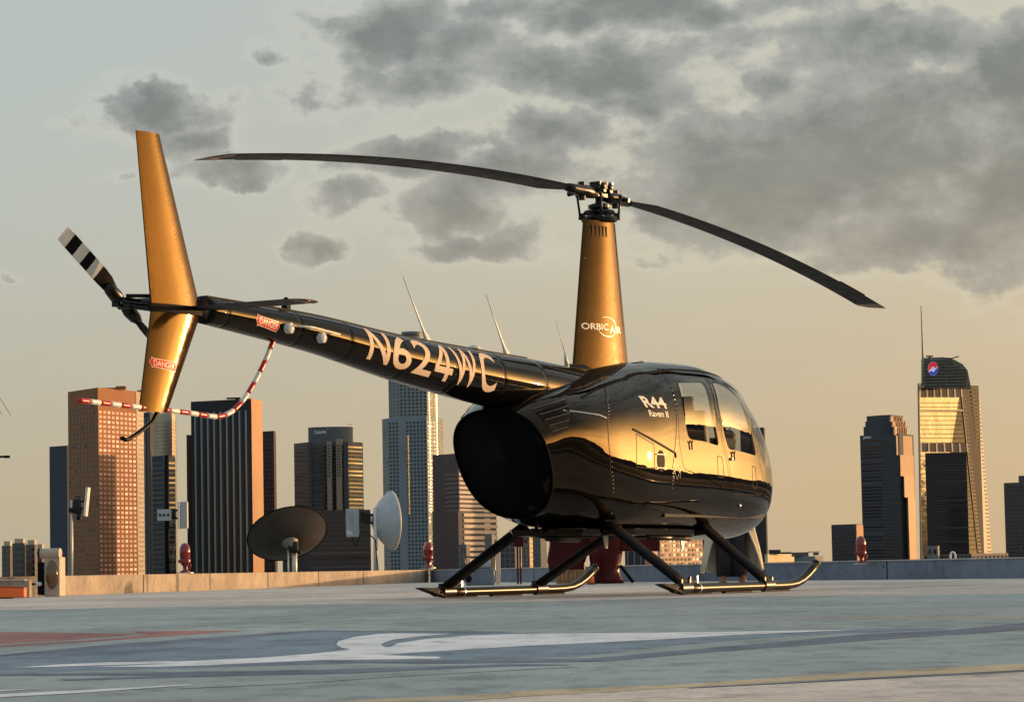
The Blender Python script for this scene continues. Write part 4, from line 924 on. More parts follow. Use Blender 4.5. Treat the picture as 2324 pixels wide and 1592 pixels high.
# --- microwave drum dish
D = 57.0; q = at(852, 1296, D); q.z = 0
t = empty('microwave_dish', q, 0, label='pale grey round microwave dish with radio box on a sunlit pole', cat='satellite dish', group='dishes behind the beige wall')
x1, z1 = rel(852, 1152); m = MB(); m.tube([(0, 0, 0), (x1, 0, z1)], .042, 14).build('pole', POLE, t, smooth=True)
cx_, cz_ = rel(868, 1181); ax_ = Vector((.93, .34, .02)).normalized(); Mx = ax_.to_track_quat('Z', 'Y').to_matrix()
m = MB(); m.lathe([(a_*1.21, c_*1.21) for a_, c_ in [(.02, -.17), (.10, -.155), (.22, -.10), (.34, -.01), (.43, .08), (.475, .13), (.485, .135), (.485, .185), (.47, .19)]], Vector((cx_-.02, .16, cz_)), 48, Mx).build('dish_back', mat('radome_grey', (.48, .50, .50), .45, var=.12, vscale=5), t, smooth=True)
m = MB(); m.lathe([(.57, .228), (.545, .242), (.36, .272), (.02, .29)], Vector((cx_-.02, .16, cz_)), 48, Mx).build('radome', WHITE, t, smooth=True)
x2, z2 = rel(800, 1186); m = MB(); m.box((x2, .02, z2), (.255, .2, .56)); m.build('radio_box', GREYP, t, bevel=.015)
m = MB()
for i in range(5): m.box((x2+.02*i-.04, -.075, z2), (.006, .02, .40))
m.build('cooling_fin', GREYP, t); 
m = MB(); m.box((x2-.05, -.075, z2-.19), (.11, .012, .08)).build('rating_plate', WHITE, t)
m = MB(); xb, zb = rel(830, 1175); m.box((xb, .02, zb), (.20, .14, .20)).tube([(xb-.03, .02, zb+.06), (x1+.12, .05, zb+.06)], .028, 10).tube([(xb-.03, .02, zb-.10), (x1+.14, .05, zb-.10)], .022, 10).box((xb-.05, -.02, zb+.05), (.08, .1, .16)).build('bracket', DARKM, t, angle=40)
m = MB(); m.tube([(x2, 0, z2-.22), (x2+.01, 0, z2-.36), (x2+.06, 0, z2-.46)], .014, 8).tube([(x2+.07, -.03, z2-.45), (x2+.15, -.03, z2-.22), (x2+.27, -.03, z2-.18), (x1-.01, -.04, z2-.34), (x1+.05, -.04, .05)], .014, 8).build('cable', RUBBER, t, smooth=True)
m = MB(); m.tube([(x2-.05, 0, z2+.22), (x2-.03, 0, z2+.27), (x2+.04, 0, z2+.28), (x2+.07, 0, z2+.23)], .012, 8).build('lifting_handle', GREYP, t, smooth=True)
# --- red firefighting unit beyond the helicopter
D = 39.6; q = at(1385, 1324, D); q.z = 0
t = empty('fire_pump_unit', q, 0, label='tall dark red fire pump unit on black splayed legs beyond the skids', cat='fire equipment')
def rr(px, py): v = at(px, py, D)-q; return (v.x, max(v.z, .004))
DRED = mat('deep_red_paint', (.060, .0015, .003), .3, spec=.2, coat=.05, var=.4, vscale=4)
def slab(nm, P, y0, y1, m_, par, bev=.012): mb = MB(); mb.prism([rr(*a) for a in P], 'y', y0, y1); return mb.build(nm, m_, par, bevel=bev)
m = MB(); cxs = [(1383, 1324, 34), (1380, 1312, 33), (1376, 1295, 30), (1374, 1270, 36), (1375, 1240, 40), (1375, 1190, 42), (1375, 1150, 40), (1375, 1135, 30)]
m.loft([[(rr(px, py)[0]+w_/FPX*D*math.cos(a), .20*w_/40*math.sin(a), rr(px, py)[1]) for a in [2*PI*j/32 for j in range(32)]] for px, py, w_ in cxs]).build('column', DRED, t, smooth=True)
slab('side_tank', [(1248, 1305), (1242, 1270), (1248, 1235), (1246, 1150), (1345, 1150), (1345, 1225), (1335, 1255), (1327, 1280), (1330, 1305)], .12, .5, DRED, t, .03)
slab('hose_box', [(1410, 1245), (1410, 1160), (1497, 1160), (1497, 1250), (1412, 1250)], -.1, .25, DRED, t, .008)
slab('top_hopper', [(1300, 1152), (1290, 1100), (1450, 1100), (1450, 1152)], -.1, .35, DRED, t, .02)
m = MB(); a, c = rr(1408, 1283), rr(1436, 1320); m.tube([(a[0], -.05, a[1]), (c[0], -.12, c[1])], .024, 10).build('leg', MATTE, t, smooth=True)
m = MB(); a, c = rr(1348, 1255), rr(1368, 1322); e_ = rr(1358, 1280); m.tube([(a[0], -.05, a[1]), (e_[0], -.08, e_[1]), (c[0], -.12, c[1])], .028, 10).build('leg', MATTE, t, smooth=True)
m = MB(); a, c = rr(1352, 1262), rr(1332, 1306); m.tube([(a[0], -.05, a[1]), (c[0], -.05, c[1])], .026, 10).build('leg', MATTE, t, smooth=True)
q2 = at(1300, 1320, 38.8); q2.z = 0
t = empty('wooden_crate', q2, 0, label='slatted brown wooden crate on the deck under the red tank', cat='crate'); m = MB(); m.box((0, 0, .10), (.44, .3, .16)).build('crate_body', mat('crate_wood', (.30, .16, .07), .7, var=.4, vscale=12), t)
WOODM = MATS['crate_wood']
for i in range(8): 
    m = MB(); m.box((-.20+.057*i, -.158, .10), (.035, .014, .17)).build('slat', WOODM, t)
m = MB(); m.box((0, 0, .192), (.48, .34, .02)).build('crate_lid', WOODM, t)
q2 = at(1342, 1323, 38.6); q2.z = 0
t = empty('traffic_cone', q2, 0, label='small orange cone beside the wooden crate under the helicopter', cat='cone'); m = MB(); m.lathe([(.045, .012), (.035, .08), (.018, .17), (.010, .20)], (0, 0, 0), 16).build('cone_body', MATS['orange_paint'], t, smooth=True)
m = MB(); m.box((0, 0, .006), (.11, .11, .012)).build('cone_base', RUBBER, t)
# --- red hydrant cabinet, post and pump housing seen between the left struts
D = 43.0; q = at(1177, 1318, D); q.z = 0
t = empty('hose_cabinet', q, 0, label='small red cabinet on twin posts seen between the two left struts', cat='cabinet')
m = MB(); a = rr(1177, 1227); m.box((a[0], 0, a[1]), (.165, .09, .165)); m.build('cabinet', DRED, t, bevel=.006)
m = MB()
for i in range(5): m.box((a[0], -.048, a[1]-.06+.03*i), (.15, .008, .006))
m.build('louvre', DRED, t)
for dx in (-.03, .03): m = MB(); m.tube([(a[0]+dx*.7, 0, 0), (a[0]+dx*.7, 0, a[1]-.08)], .013, 8).build('post', DRED, t, smooth=True)
m = MB(); m.box((a[0]-.115, 0, a[1]), (.065, .03, .045)).build('side_lug', DARKM, t); m = MB(); m.box((a[0]+.105, 0, a[1]), (.045, .03, .045)).build('side_lug', DARKM, t)
D = 44.0; q = at(1131, 1316, D); q.z = 0
t = empty('vent_post', q, 0, label='slim beige vent post catching sun between the left struts', cat='post'); a = rr(1131, 1237)
m = MB(); m.prism([(-.034, 0), (.036, 0), (.036, a[1]-.05), (.018, a[1]), (-.018, a[1]), (-.036, a[1]-.06)], 'y', -.04, .04); m.build('post_body', mat('beige_paint', (.68, .52, .36), .5, var=.1), t, bevel=.004)
m = MB(); m.tube([(0, -.045, a[1]-.05), (0, -.038, a[1]-.05)], .011, 10).build('vent_hole', MATTE, t)
D = 42.0; q = at(1090, 1320, D); q.z = 0
t = empty('roof_pump', q, 0, label='grey blue pump housing with round drum behind the rear left strut', cat='pump')
m = MB(); m.box((0, 0, .12), (.42, .3, .24)); m.build('housing', mat('blue_grey_paint', (.14, .17, .22), .5, var=.3, vscale=6), t, bevel=.02)
m = MB(); m.tube([(-.10, -.02, .31), (.16, -.02, .31)], .085, 18).build('drum', MATS['grey_radome'], t, angle=40)
m = MB(); m.tube([(-.17, -.16, .10), (-.17, -.175, .10)], .05, 16).build('fan', MATTE, t); m = MB(); m.tube([(-.22, 0, .22), (-.22, 0, .42), (.22, 0, .42), (.22, 0, .22)], .010, 6).build('frame_tube', DARKM, t)

# --- person standing beyond the nose
D = 33.5; q = at(1662, 1323, D); q.z = 0
per = empty('person', q, 0, label='person in black trousers and a long cream coat standing beyond the nose', cat='person')
def skin_body(name, J, E_, m_, parent, sub=2):
    me = bpy.data.meshes.new(name); me.from_pydata([j[0] for j in J], E_, []); o = bpy.data.objects.new(name, me); COL.objects.link(o)
    md = o.modifiers.new('s', 'SKIN'); me.skin_vertices[0].data[0].use_root = True
    for i, j in enumerate(J):
        me.skin_vertices[0].data[i].radius = j[1] if isinstance(j[1], tuple) else (j[1], j[1])
    md.use_smooth_shade = True; ss = o.modifiers.new('u', 'SUBSURF'); ss.levels = sub; ss.render_levels = sub
    dg = bpy.context.evaluated_depsgraph_get(); dg.update(); me2 = bpy.data.meshes.new_from_object(o.evaluated_get(dg)); bpy.data.objects.remove(o)
    me2.materials.clear(); o = link(name, me2, m_, parent, True); return o
SK = mat('skin', (.42, .24, .16), .5); CLB = mat('black_cloth', (.010, .010, .011), .8, var=.3); COAT = mat('cream_coat', (.56, .48, .36), .75, var=.15, vscale=3, bump=.01, bscale=5)
J = [((0, 0, .92), (.13, .10)), ((0, 0, 1.10), (.12, .09)), ((0, -.01, 1.30), (.15, .10)), ((0, 0, 1.44), (.12, .08)), ((0, 0, 1.53), .048), ((0, -.01, 1.64), (.075, .09)), ((0, -.01, 1.72), (.06, .075)),
     ((-.19, 0, 1.42), .05), ((-.25, .01, 1.16), .040), ((-.22, -.10, .93), .028), ((.19, 0, 1.42), .05), ((.27, -.02, 1.17), .040), ((.24, -.12, .95), .028),
     ((-.09, 0, .86), .085), ((-.10, -.01, .50), .060), ((-.11, .02, .10), .040), ((-.115, -.10, .035), (.04, .03)), ((.09, 0, .86), .085), ((.08, -.01, .50), .060), ((.10, .02, .10), .040), ((.12, -.11, .035), (.04, .03)),
     ((-.21, -.15, .87), .022), ((.23, -.17, .90), .022)]
E_ = [(0, 1), (1, 2), (2, 3), (3, 4), (4, 5), (5, 6), (3, 7), (7, 8), (8, 9), (3, 10), (10, 11), (11, 12), (0, 13), (13, 14), (14, 15), (15, 16), (0, 17), (17, 18), (18, 19), (19, 20), (9, 21), (12, 22)]
skin_body('body', J, E_, SK, per)
m = MB(); m.tube([(-.10, 0, .94), (-.08, -.01, .5), (-.095, .0, .09)], [.135, .105, .092], 20).tube([(.09, 0, .94), (.075, -.01, .5), (.09, .0, .09)], [.135, .105, .092], 20); m.build('trousers', CLB, per, smooth=True)
m = MB(); m.sphere((0, .01, 1.70), .108, 16, (.85, 1.0, 1.0)); m.build('hair', mat('dark_hair', (.02, .014, .01), .6), per, smooth=True)
for s_ in (-.115, .12):
    m = MB(); m.loft([[(s_+.048*k1*math.cos(a), -.06+.145*k1*math.sin(a), z) for a in [2*PI*j/18 for j in range(18)]] for z, k1 in ((.004, 1), (.035, 1.0), (.07, .8), (.105, .45))]).build('shoe', mat('brown_leather', (.20, .07, .03), .35), per, smooth=True)
# long open coat: hangs from the shoulders and flares out at the hem on both sides
m = MB(); R_ = []
for z, w, dp, op in ((1.46, .20, .12, .10), (1.36, .235, .155, .14), (1.1, .225, .155, .22), (.92, .25, .17, .35), (.75, .265, .17, .55), (.6, .285, .17, .75), (.45, .31, .17, .95), (.3, .335, .17, 1.1), (.17, .355, .17, 1.18)):
    row = []
    for j in range(33):
        a = -PI/2+op+(2*PI-2*op)*j/32; f = 1+.06*math.sin(j*1.7+z*3)*(1.5-z); row.append((w*math.cos(a)*f, .02+dp*math.sin(a)*f, z + (.04*math.sin(j*.8) if z < .2 else 0)))
    R_.append(row)
m.loft(R_, caps=False, closed=False)
coat = m.build('coat', COAT, per, smooth=True); md = coat.modifiers.new('t', 'SOLIDIFY'); md.thickness = .012
for s_ in (-1, 1):
    m = MB(); m.tube([(s_*.17, 0, 1.43), (s_*.235, .01, 1.30), (s_*.27, 0, 1.14), (s_*.25, -.09, .98)], [.07, .075, .065, .055], 14).build('sleeve', COAT, per, smooth=True)
m = MB(); m.prism([(.20, .62), (.25, .73), (.31, .80), (.315, .72), (.25, .66)], 'y', -.16, -.12); m.build('coat_flap', COAT, per, bevel=.006)

# ================================================================== CITY
def wallm(name, col, var=.12): return mat(name, col, .8, spec=.2, var=var, vscale=.02)
GL = {}
def glm(name, col, rough=.12, metal=.0, spec=.6): return mat(name, col, rough, metal=metal, spec=spec, var=.3, vscale=.05)
DG = glm('dark_window', (.02, .022, .026)); BG = glm('bronze_window', (.03, .022, .016)); 
MIR = mat('mirror_glass', (.30, .27, .20), .10, metal=.9, var=.35, vscale=.03)
def vtx(px, py, D):                     # plan position of a pixel column at depth D
    p = at(px, py, D); return Vector((p.x, p.y))
def zof(px, py, D): return at(px, py, D).z
def tower(name, verts, ytop, D, m_, label, back=45, parent=None, roofm=None, ybot=None, zb=None):
    """verts: visible corners left to right as (px, extra depth)."""
    V = [vtx(px, ytop, D+dd) for px, dd in verts]; zt = zof(verts[0][0], ytop, D+verts[0][1]) if not isinstance(ytop, tuple) else 0
    BK = [V[-1]+Vector((V[-1].x/D*back*.9, back)), V[0]+Vector((V[0].x/D*back*.9, back))]
    poly = V+BK; zb = CITYZ if zb is None else zb
    if parent is None: root = empty(name, (V[0].x, V[0].y, CITYZ), label=label, cat='building')
    else: root = parent
    o = Vector(root.location); m = MB(); m.prism([(p.x-o.x, p.y-o.y) for p in poly], 'z', zb-o.z, zt-o.z)
    b_ = m.build('wall' if parent is None else 'setback', m_, root); return root, V, zt
VAR = {}
def variants(m_):
    if m_.name not in ('dark_window', 'bronze_window', 'pink_window'): return [m_]
    if m_.name not in VAR:
        c = m_.node_tree.nodes['Principled BSDF'].inputs['Base Color'].default_value; r_ = m_.node_tree.nodes['Principled BSDF'].inputs['Roughness'].default_value
        VAR[m_.name] = [m_, mat(m_.name+'_mid', tuple(min(1, x*1.5+.012) for x in c[:3]), r_+.15, var=.2), mat(m_.name+'_blind', tuple(min(1, x*1.1+.05) for x in c[:3]), .5, var=.2)]
    return VAR[m_.name]
def panes(root, a, c, z0, z1, nx, nz, fx, fz, m_, name='window', limit=100, out=.25, skip=None, group=None):
    o = Vector(root.location); d = c-a; L = d.length; t = d/L; nn = Vector((t.y, -t.x)); rest = MB(); cnt = 0; made = sum(1 for ch in root.children if ch.name.split('.')[0] == name); vs_ = variants(m_); idx = []
    for j in range(nz-1, -1, -1):
        for i in range(nx):
            if skip and skip(i, j): continue
            s0 = (i+.5-fx/2)/nx*L; s1 = (i+.5+fx/2)/nx*L; za = z0+(z1-z0)*(j+.5-fz/2)/nz; zb = z0+(z1-z0)*(j+.5+fz/2)/nz
            mb = MB() if made+cnt < limit else rest
            P = [a+t*s0+nn*out, a+t*s1+nn*out, a+t*s1-nn*.3, a+t*s0-nn*.3]
            mb.prism([(p.x-o.x, p.y-o.y) for p in P], 'z', za-o.z, zb-o.z)
            q_ = random.random(); vi = 0 if len(vs_) == 1 or q_ < .62 else (1 if q_ < .88 else 2)
            if made+cnt < limit: mb.build(name, vs_[vi], root)
            else: idx.append(vi)
            cnt += 1
    if rest.v:
        ro = tag(rest.build(name, m_, root, fix=False), kind='stuff')
        for v_ in vs_[1:]: ro.data.materials.append(v_)
        for pi, p_ in enumerate(ro.data.polygons): p_.material_index = idx[pi//6]
# A red granite tower
zb_ = -20
A, V, zt = tower('office_tower', [(154, 55), (222, 0), (308, 62), (338, 95)], 889, 2600, wallm('red_granite', (.34, .155, .075)), 'red granite tower with a glowing window grid, behind the tail fin', back=30)
panes(A, V[1], V[2], -12, zt-20, 9, 38, .62, .55, mat('pink_window', (.60, .36, .27), .5, spec=.15, var=.2, vscale=.05))
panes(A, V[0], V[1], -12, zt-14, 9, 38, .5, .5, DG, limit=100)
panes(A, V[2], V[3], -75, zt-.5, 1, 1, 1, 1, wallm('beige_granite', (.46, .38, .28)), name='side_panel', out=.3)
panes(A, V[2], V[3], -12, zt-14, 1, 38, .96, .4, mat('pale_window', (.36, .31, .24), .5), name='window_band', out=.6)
m = MB(); o = Vector(A.location)
for (px, w, h, dy) in ((275, 9, 3, 15), (250, 14, 2, 20), (318, 5, 2.5, 70)): p = vtx(px, 889, 2600+dy+20); m.box((p.x-o.x, p.y-o.y, zt-o.z+h/2), (w, 8, h))
m.build('roof_plant', MATS['red_granite'], A)
_, V, _ = tower('office_tower', [(112, 20), (152, 0), (160, 5)], 1013, 2800, wallm('blue_slab', (.075, .09, .11)), 'plain blue grey slab tower at the left of the red granite tower')
B, V, zt = tower('office_tower', [(350, 30), (390, 0), (398, 40)], 940, 2420, wallm('pale_stone', (.60, .50, .34)), 'pale cream stone tower right of the lower tail fin')
panes(B, V[0], V[1], -10, zt-6, 1, 46, .96, .35, mat('cream_glass', (.45, .37, .25), .4), name='window_band')
panes(B, V[1], V[2], -10, zt-6, 1, 46, .8, .35, MATS['cream_glass'], name='window_band')
B, V, zt = tower('office_tower', [(326, 10), (340, 0), (352, 30)], 936, 2380, wallm('slim_dark', (.05, .06, .072)), 'slim dark glass tower between the granite and cream towers', back=20)
panes(B, V[0], V[1], -10, zt-4, 2, 1, .5, 1, DG, name='glass_strip')
B, V, zt = tower('office_tower', [(345, 12), (372, 0), (397, 10)], 1035, 2330, wallm('cream_tower_shade', (.06, .072, .088)), 'dark blue block added to stand for the shadow low on the cream stone tower', back=30)  # added block: shadow on the cream tower's foot, built as dark geometry
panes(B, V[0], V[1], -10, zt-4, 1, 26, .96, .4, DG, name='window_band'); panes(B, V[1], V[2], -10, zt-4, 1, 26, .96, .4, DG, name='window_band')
# apartment cluster far left
for (x0, x1, yt, dd, lb) in ((4, 28, 1232, 0, 'low grey apartment block at the far left edge'), (26, 60, 1226, 40, 'apartment block with a sunlit penthouse, second from the left edge'), (58, 84, 1229, 20, 'stepped grey apartment block left of the floodlight'), (82, 100, 1238, 60, 'small grey block hidden behind the floodlight')):
    B, V, zt = tower('apartment_block', [(x0, 8), (x1-5, 0), (x1, 12)], yt+6, 1500+dd, wallm('apt_grey', (.14, .13, .12)), lb, back=15)
    panes(B, V[0], V[1], -2, zt-1, 2, 6, .6, .4, DG)
    o = Vector(B.location); c_ = (V[0]+V[1])/2; m = MB(); m.box((c_.x-o.x, c_.y-o.y+6, zt-o.z+1.2), ((x1-x0)*.14, 6, 2.4)); m.build('penthouse', wallm('apt_cream', (.55, .45, .32)), B)
# striped tower
B, V, zt = tower('office_tower', [(433, 28), (569, 0), (594, 42)], 911, 2500, wallm('black_curtain', (.034, .038, .046)), 'black tower with pale vertical stripes and a sunlit orange side', back=10)
ST0 = B; o = Vector(B.location); d = V[1]-V[0]; t_ = d.normalized(); nn = Vector((t_.y, -t_.x))
for i in range(9):
    f = (4.5+14.4*i+4)/136.; p = V[0]+d*f; m = MB(); P = [p+nn*.8, p+t_*1.5+nn*.8, p+t_*1.5, p]; m.prism([(w.x-o.x, w.y-o.y) for w in P], 'z', 0, zt-o.z-10); m.build('mullion', wallm('mullion', (.27, .31, .32)), B)
for i in range(9):
    f = (4.5+14.4*i+9.5)/136.; p = V[0]+d*f; m = MB(); P = [p+nn*.4, p+t_*.5+nn*.4, p+t_*.5, p]; m.prism([(w.x-o.x, w.y-o.y) for w in P], 'z', 0, zt-o.z-10); m.build('fine_mullion', wallm('mullion_dark', (.08, .09, .10)), B)
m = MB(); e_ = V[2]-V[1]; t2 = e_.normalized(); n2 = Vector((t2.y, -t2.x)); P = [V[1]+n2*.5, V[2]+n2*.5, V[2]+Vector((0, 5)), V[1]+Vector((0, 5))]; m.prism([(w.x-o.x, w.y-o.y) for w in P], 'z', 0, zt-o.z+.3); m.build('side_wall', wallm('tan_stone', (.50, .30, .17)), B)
m = MB(); p = vtx(530, 911, 2510); m.box((p.x-o.x, p.y-o.y, zt-o.z+1.2), (12, 6, 1.2)).box((p.x-o.x+3, p.y-o.y, zt-o.z+.6), (2, 2, 1.2)); m.build('roof_rig', MATTE, B)
tower('office_tower', [(423, 15), (434, 20), (440, 20)], 986, 2540, wallm('black_low', (.03, .034, .042)), 'narrow black wing against the left side of the striped tower', back=15)
B, V, zt = tower('office_tower', [(590, 12), (621, 0), (625, 10)], 979, 2580, wallm('brown_tower', (.085, .057, .06)), 'dark brown tower right of the orange sided striped tower')
panes(B, V[0], V[1], -8, zt-6, 5, 34, .45, .5, BG)
# Twin crown tower with lettering
BANDC = wallm('grey_granite', (.115, .125, .13)); 
B, V, zt = tower('office_tower', [(667, 25), (700, 0), (790, 6), (823, 30)], 1006, 2650, BANDC, 'grey banded tower with a drum crown carrying white lettering', back=40)
panes(B, V[0], V[1], -8, zt-3, 1, 34, .98, .42, DG, name='window_band'); panes(B, V[1], V[2], -8, zt-3, 1, 34, .98, .42, DG, name='window_band', skip=None); panes(B, V[2], V[3], -8, zt-3, 1, 34, .9, .42, BG, name='window_band')
o = Vector(B.location)
for (x0, x1, yt, mm) in ((698, 706, 1004, DG), (780, 790, 1003, DG), (741, 752, 1001, wallm('rib_stone', (.30, .27, .22))), (762, 775, 995, MATS['rib_stone'])):
    a, c = vtx(x0, 1000, 2640), vtx(x1, 1000, 2640); m = MB(); m.prism([(a.x-o.x, a.y-o.y), (c.x-o.x, c.y-o.y), (c.x-o.x, c.y-o.y+12), (a.x-o.x, a.y-o.y+12)], 'z', 0, zof(x0, yt, 2640)-o.z); rb = m.build('rib', mm, B)
    if mm is MATS['rib_stone']:
        for k in range(12): z = zof(x0, 1012+6.2*k, 2640)-o.z; m = MB(); m.prism([(a.x-o.x+.6, a.y-o.y-.3), (c.x-o.x-1, c.y-o.y-.3), (c.x-o.x-1, c.y-o.y), (a.x-o.x+.6, a.y-o.y)], 'z', z, z+1.0); m.build('rib_window', DG, rb)
zc = zof(750, 968, 2680); z0c = zof(750, 1006, 2680); cc = vtx(750, 968, 2690); rC = (vtx(801, 968, 2680)-vtx(699, 968, 2680)).length/2
m = MB(); m.loft([[(cc.x-o.x+rC*math.cos(a), cc.y-o.y+rC*.6*math.sin(a), z) for a in [2*PI*j/40 for j in range(40)]] for z in (z0c-o.z-2, zc-o.z)]); cr_ = m.build('crown_drum', wallm('crown_grey', (.12, .14, .15)), B, angle=40)
bmx = text_bm('Deloitte', bold=.02); zl = zof(720, 983, 2665)-o.z
conform(bmx, lambda u, v: (vtx(712+27*u, 983, 2670).x-o.x, cc.y-o.y-rC*.6*math.sqrt(max(0, 1-((vtx(712+27*u, 983, 2670).x-cc.x)/rC)**2))-.4, zl+3.6*v+.5*u), 'sign_lettering', LETW, cr_, nx=10, ny=1)
m = MB(); p = vtx(742.5, 977, 2670); m.sphere((p.x-o.x, cc.y-o.y-rC*.6-.2, zl+4.6), .5, 8); m.build('sign_dot', LETW, cr_)
m = MB(); p = vtx(796, 966, 2680); m.tube([(p.x-o.x-2, p.y-o.y, zc-o.z), (p.x-o.x-2, p.y-o.y, zc-o.z+2), (p.x-o.x+2, p.y-o.y, zc-o.z+2), (p.x-o.x+2, p.y-o.y, zc-o.z)], .3, 6); m.build('roof_rail', STEEL, cr_)
B, V, zt = tower('office_tower', [(640, 20), (700, 0), (840, 10)], 1160, 2300, wallm('brown_block', (.075, .06, .06)), 'broad dark brown block at the foot of the lettered tower', back=40)
panes(B, V[1], V[2], -4, zt-3, 1, 14, .99, .45, BG, name='window_band')
# cylinder crowned tower (the tallest)
TG = wallm('tower_granite', (.27, .31, .32)); DU = 3150
U, V, zt = tower('skyscraper', [(867, 40), (881, 20), (968, 0), (988, 20), (1006, 45)], 951, DU, TG, 'tallest tower, grey gridded with a round crown, rising behind the tail boom', back=50)
for a_, c_, nx in ((V[0], V[1], 2), (V[1], V[2], 11), (V[2], V[3], 3), (V[3], V[4], 3)): panes(U, a_, c_, -10, zt-4, nx, 42, .55, .55, DG, limit=100)
o = Vector(U.location)
_, V2, zt2 = tower('x', [(881, 28), (905, 5), (968, 5), (988, 30)], 838, DU+6, TG, '', back=30, parent=U)
for a_, c_, nx in ((V2[0], V2[1], 3), (V2[1], V2[2], 7), (V2[2], V2[3], 3)): panes(U, a_, c_, zt+1, zt2-2, nx, 13, .55, .55, DG, limit=100)
_, V3, zt3 = tower('x', [(893, 28), (905, 12), (960, 12), (975, 30)], 771, DU+14, TG, '', back=20, parent=U)
cc = vtx(935, 760, DU+30); rC = (vtx(958, 748, DU)-vtx(911, 748, DU)).length/2; zc = zof(935, 748, DU); m = MB()
m.loft([[(cc.x-o.x+r_*math.cos(a), cc.y-o.y+r_*math.sin(a), z-o.z) for a in [2*PI*j/32 for j in range(32)]] for z, r_ in ((zt3-3, rC), (zc-2, rC), (zc-2, rC*1.05), (zc, rC*1.05))]); cw = m.build('crown', TG, U, angle=30)
for k in range(12):
    a = PI+PI*(k+.5)/12; m = MB(); m.box((cc.x-o.x+(rC+.05)*math.cos(a), cc.y-o.y+(rC+.05)*math.sin(a), (zt3+zc)/2-o.z), (2.6, 1.0, zc-zt3-6), a+PI/2); m.build('crown_window', DG, cw)
# glass bays that mirror the sun: shallow bowed strips of gold glass
h_ = Vector((sv.x, sv.y-1)).normalized()
for (x0, x1, ya, yb, n) in ((922, 931, 987, 1168, 30), (1001-31, 1001-22, 760, 1165, 60), (986, 996, 780, 1075, 44)):
    a, c = vtx(x0, 950, DU-4), vtx(x1, 950, DU-4); mid = (a+c)/2; w = (c-a).length; z0, z1 = zof(x0, yb, DU), zof(x0, ya, DU)
    for k in range(n):
        za = z0+(z1-z0)*(k+.12)/n; zb2 = z0+(z1-z0)*(k+.88)/n; m = MB(); R_ = []
        for z, bo in ((za, 0), ((za*3+zb2)/4, .03), ((za+zb2)/2, .04), ((za+zb2*3)/4, .03), (zb2, 0)):
            row = []
            for j in range(9):
                s_ = (j/8-.5)*w*.9; ang = math.atan2(h_.y, h_.x); curv = -(j/8-.5)*R(9); row.append((mid.x-o.x+(-h_.y)*s_+h_.x*(1.2*(1-(2*j/8-1)**2)*.35+bo*1.0), mid.y-o.y+h_.x*s_+h_.y*(.42*(1-(2*j/8-1)**2)+bo)-1.5, z-o.z))
            R_.append(row)
        m.loft(R_, caps=False, closed=False); g_ = m.build('bay_window', MIR if x0 > 930 else mat('dull_mirror', (.42, .36, .26), .3, metal=.6), U, smooth=True)
# banded block right of it
B, V, zt = tower('office_tower', [(981, 30), (1009, 20), (1040, 0), (1126, 62)], 1161, 2450, wallm('band_dark', (.10, .095, .10)), 'stepped office block with pale horizontal bands beside the engine cowling', back=40)
PB = wallm('pale_band', (.60, .50, .40)); o = Vector(B.location)
_, V2, zt2 = tower('x', [(981, 32), (1009, 22), (1040, 3), (1109, 50)], 1032, 2452, MATS['band_dark'], '', back=30, parent=B)
panes(B, V2[2], V2[3], -8, zt2-16, 1, 24, 1.0, .58, PB, name='pale_band', out=.6)
panes(B, V[2]+(V[3]-V[2])*.12, V[3], -8, zt-1, 1, 12, 1.0, .56, PB, name='pale_band', out=1.1)
panes(B, V2[1], V2[2], -8, zt2-16, 1, 24, 1.0, .5, wallm('grey_band', (.16, .15, .15)), name='grey_band', out=.5)
# small buildings under the belly
for (x0, x1, x2, yt, D_, col, lb, nx, nz) in ((1040, 1058, 1066, 1235, 1900, (.16, .15, .14), 'small grey roof block under the rear left strut', 2, 4), (1100, 1116, 1124, 1212, 2000, (.2, .19, .18), 'grey stepped block right of the banded office block', 3, 6), (1122, 1168, 1182, 1226, 1950, (.13, .13, .13), 'grey office block directly behind the red cabinet', 4, 6),
        (1183, 1200, 1208, 1200, 1800, (.17, .15, .13), 'slim block right of the red cabinet with bright glass', 2, 10), (1206, 1226, 1240, 1198, 2100, (.15, .16, .17), 'grey blue slab left of the red pump unit', 3, 10),
        (1338, 1352, 1362, 1230, 1900, (.10, .105, .11), 'small dark block seen between the red tank and red column', 3, 6)):
    B, V, zt = tower('office_block', [(x0, 12), (x1, 0), (x2, 10)], yt, D_, wallm('small_%d' % x0, col), lb, back=20); panes(B, V[0], V[1], -3, zt-1, nx, nz, .55, .5, DG)
    if x0 == 1183: panes(B, V[1], V[2], -3, zt-1, 1, nz, .9, .85, mat('gold_glass', (.8, .6, .35), .25, metal=.5), name='glass_bay')
B, V, zt = tower('office_block', [(1418, 10), (1462, 0), (1500, 30)], 1240, 2050, wallm('dark_striped', (.06, .06, .065)), 'dark office block with pale posts left of the punched window building', back=20)
panes(B, V[0], V[1], -5, zt-1, 3, 1, .10, 1.0, MATS['mullion'], name='mullion', out=.6); panes(B, V[1], V[2], -5, zt-1, 1, 1, .98, 1.0, wallm('peach_wall', (.62, .45, .33)), name='side_panel', out=.4)
B, V, zt = tower('office_block', [(1492, 28), (1498, 20), (1594, 62)], 1219, 2000, wallm('pink_frame', (.66, .46, .34)), 'pale pink concrete block of square punched windows under the belly', back=20)
panes(B, V[1], V[2], -6, zt-.8, 11, 8, .55, .58, BG)
tower('office_tower', [(1590, 8), (1610, 0), (1650, 5)], 1205, 2200, wallm('dark_slab', (.055, .056, .062)), 'dark slab behind the front right strut', back=20)
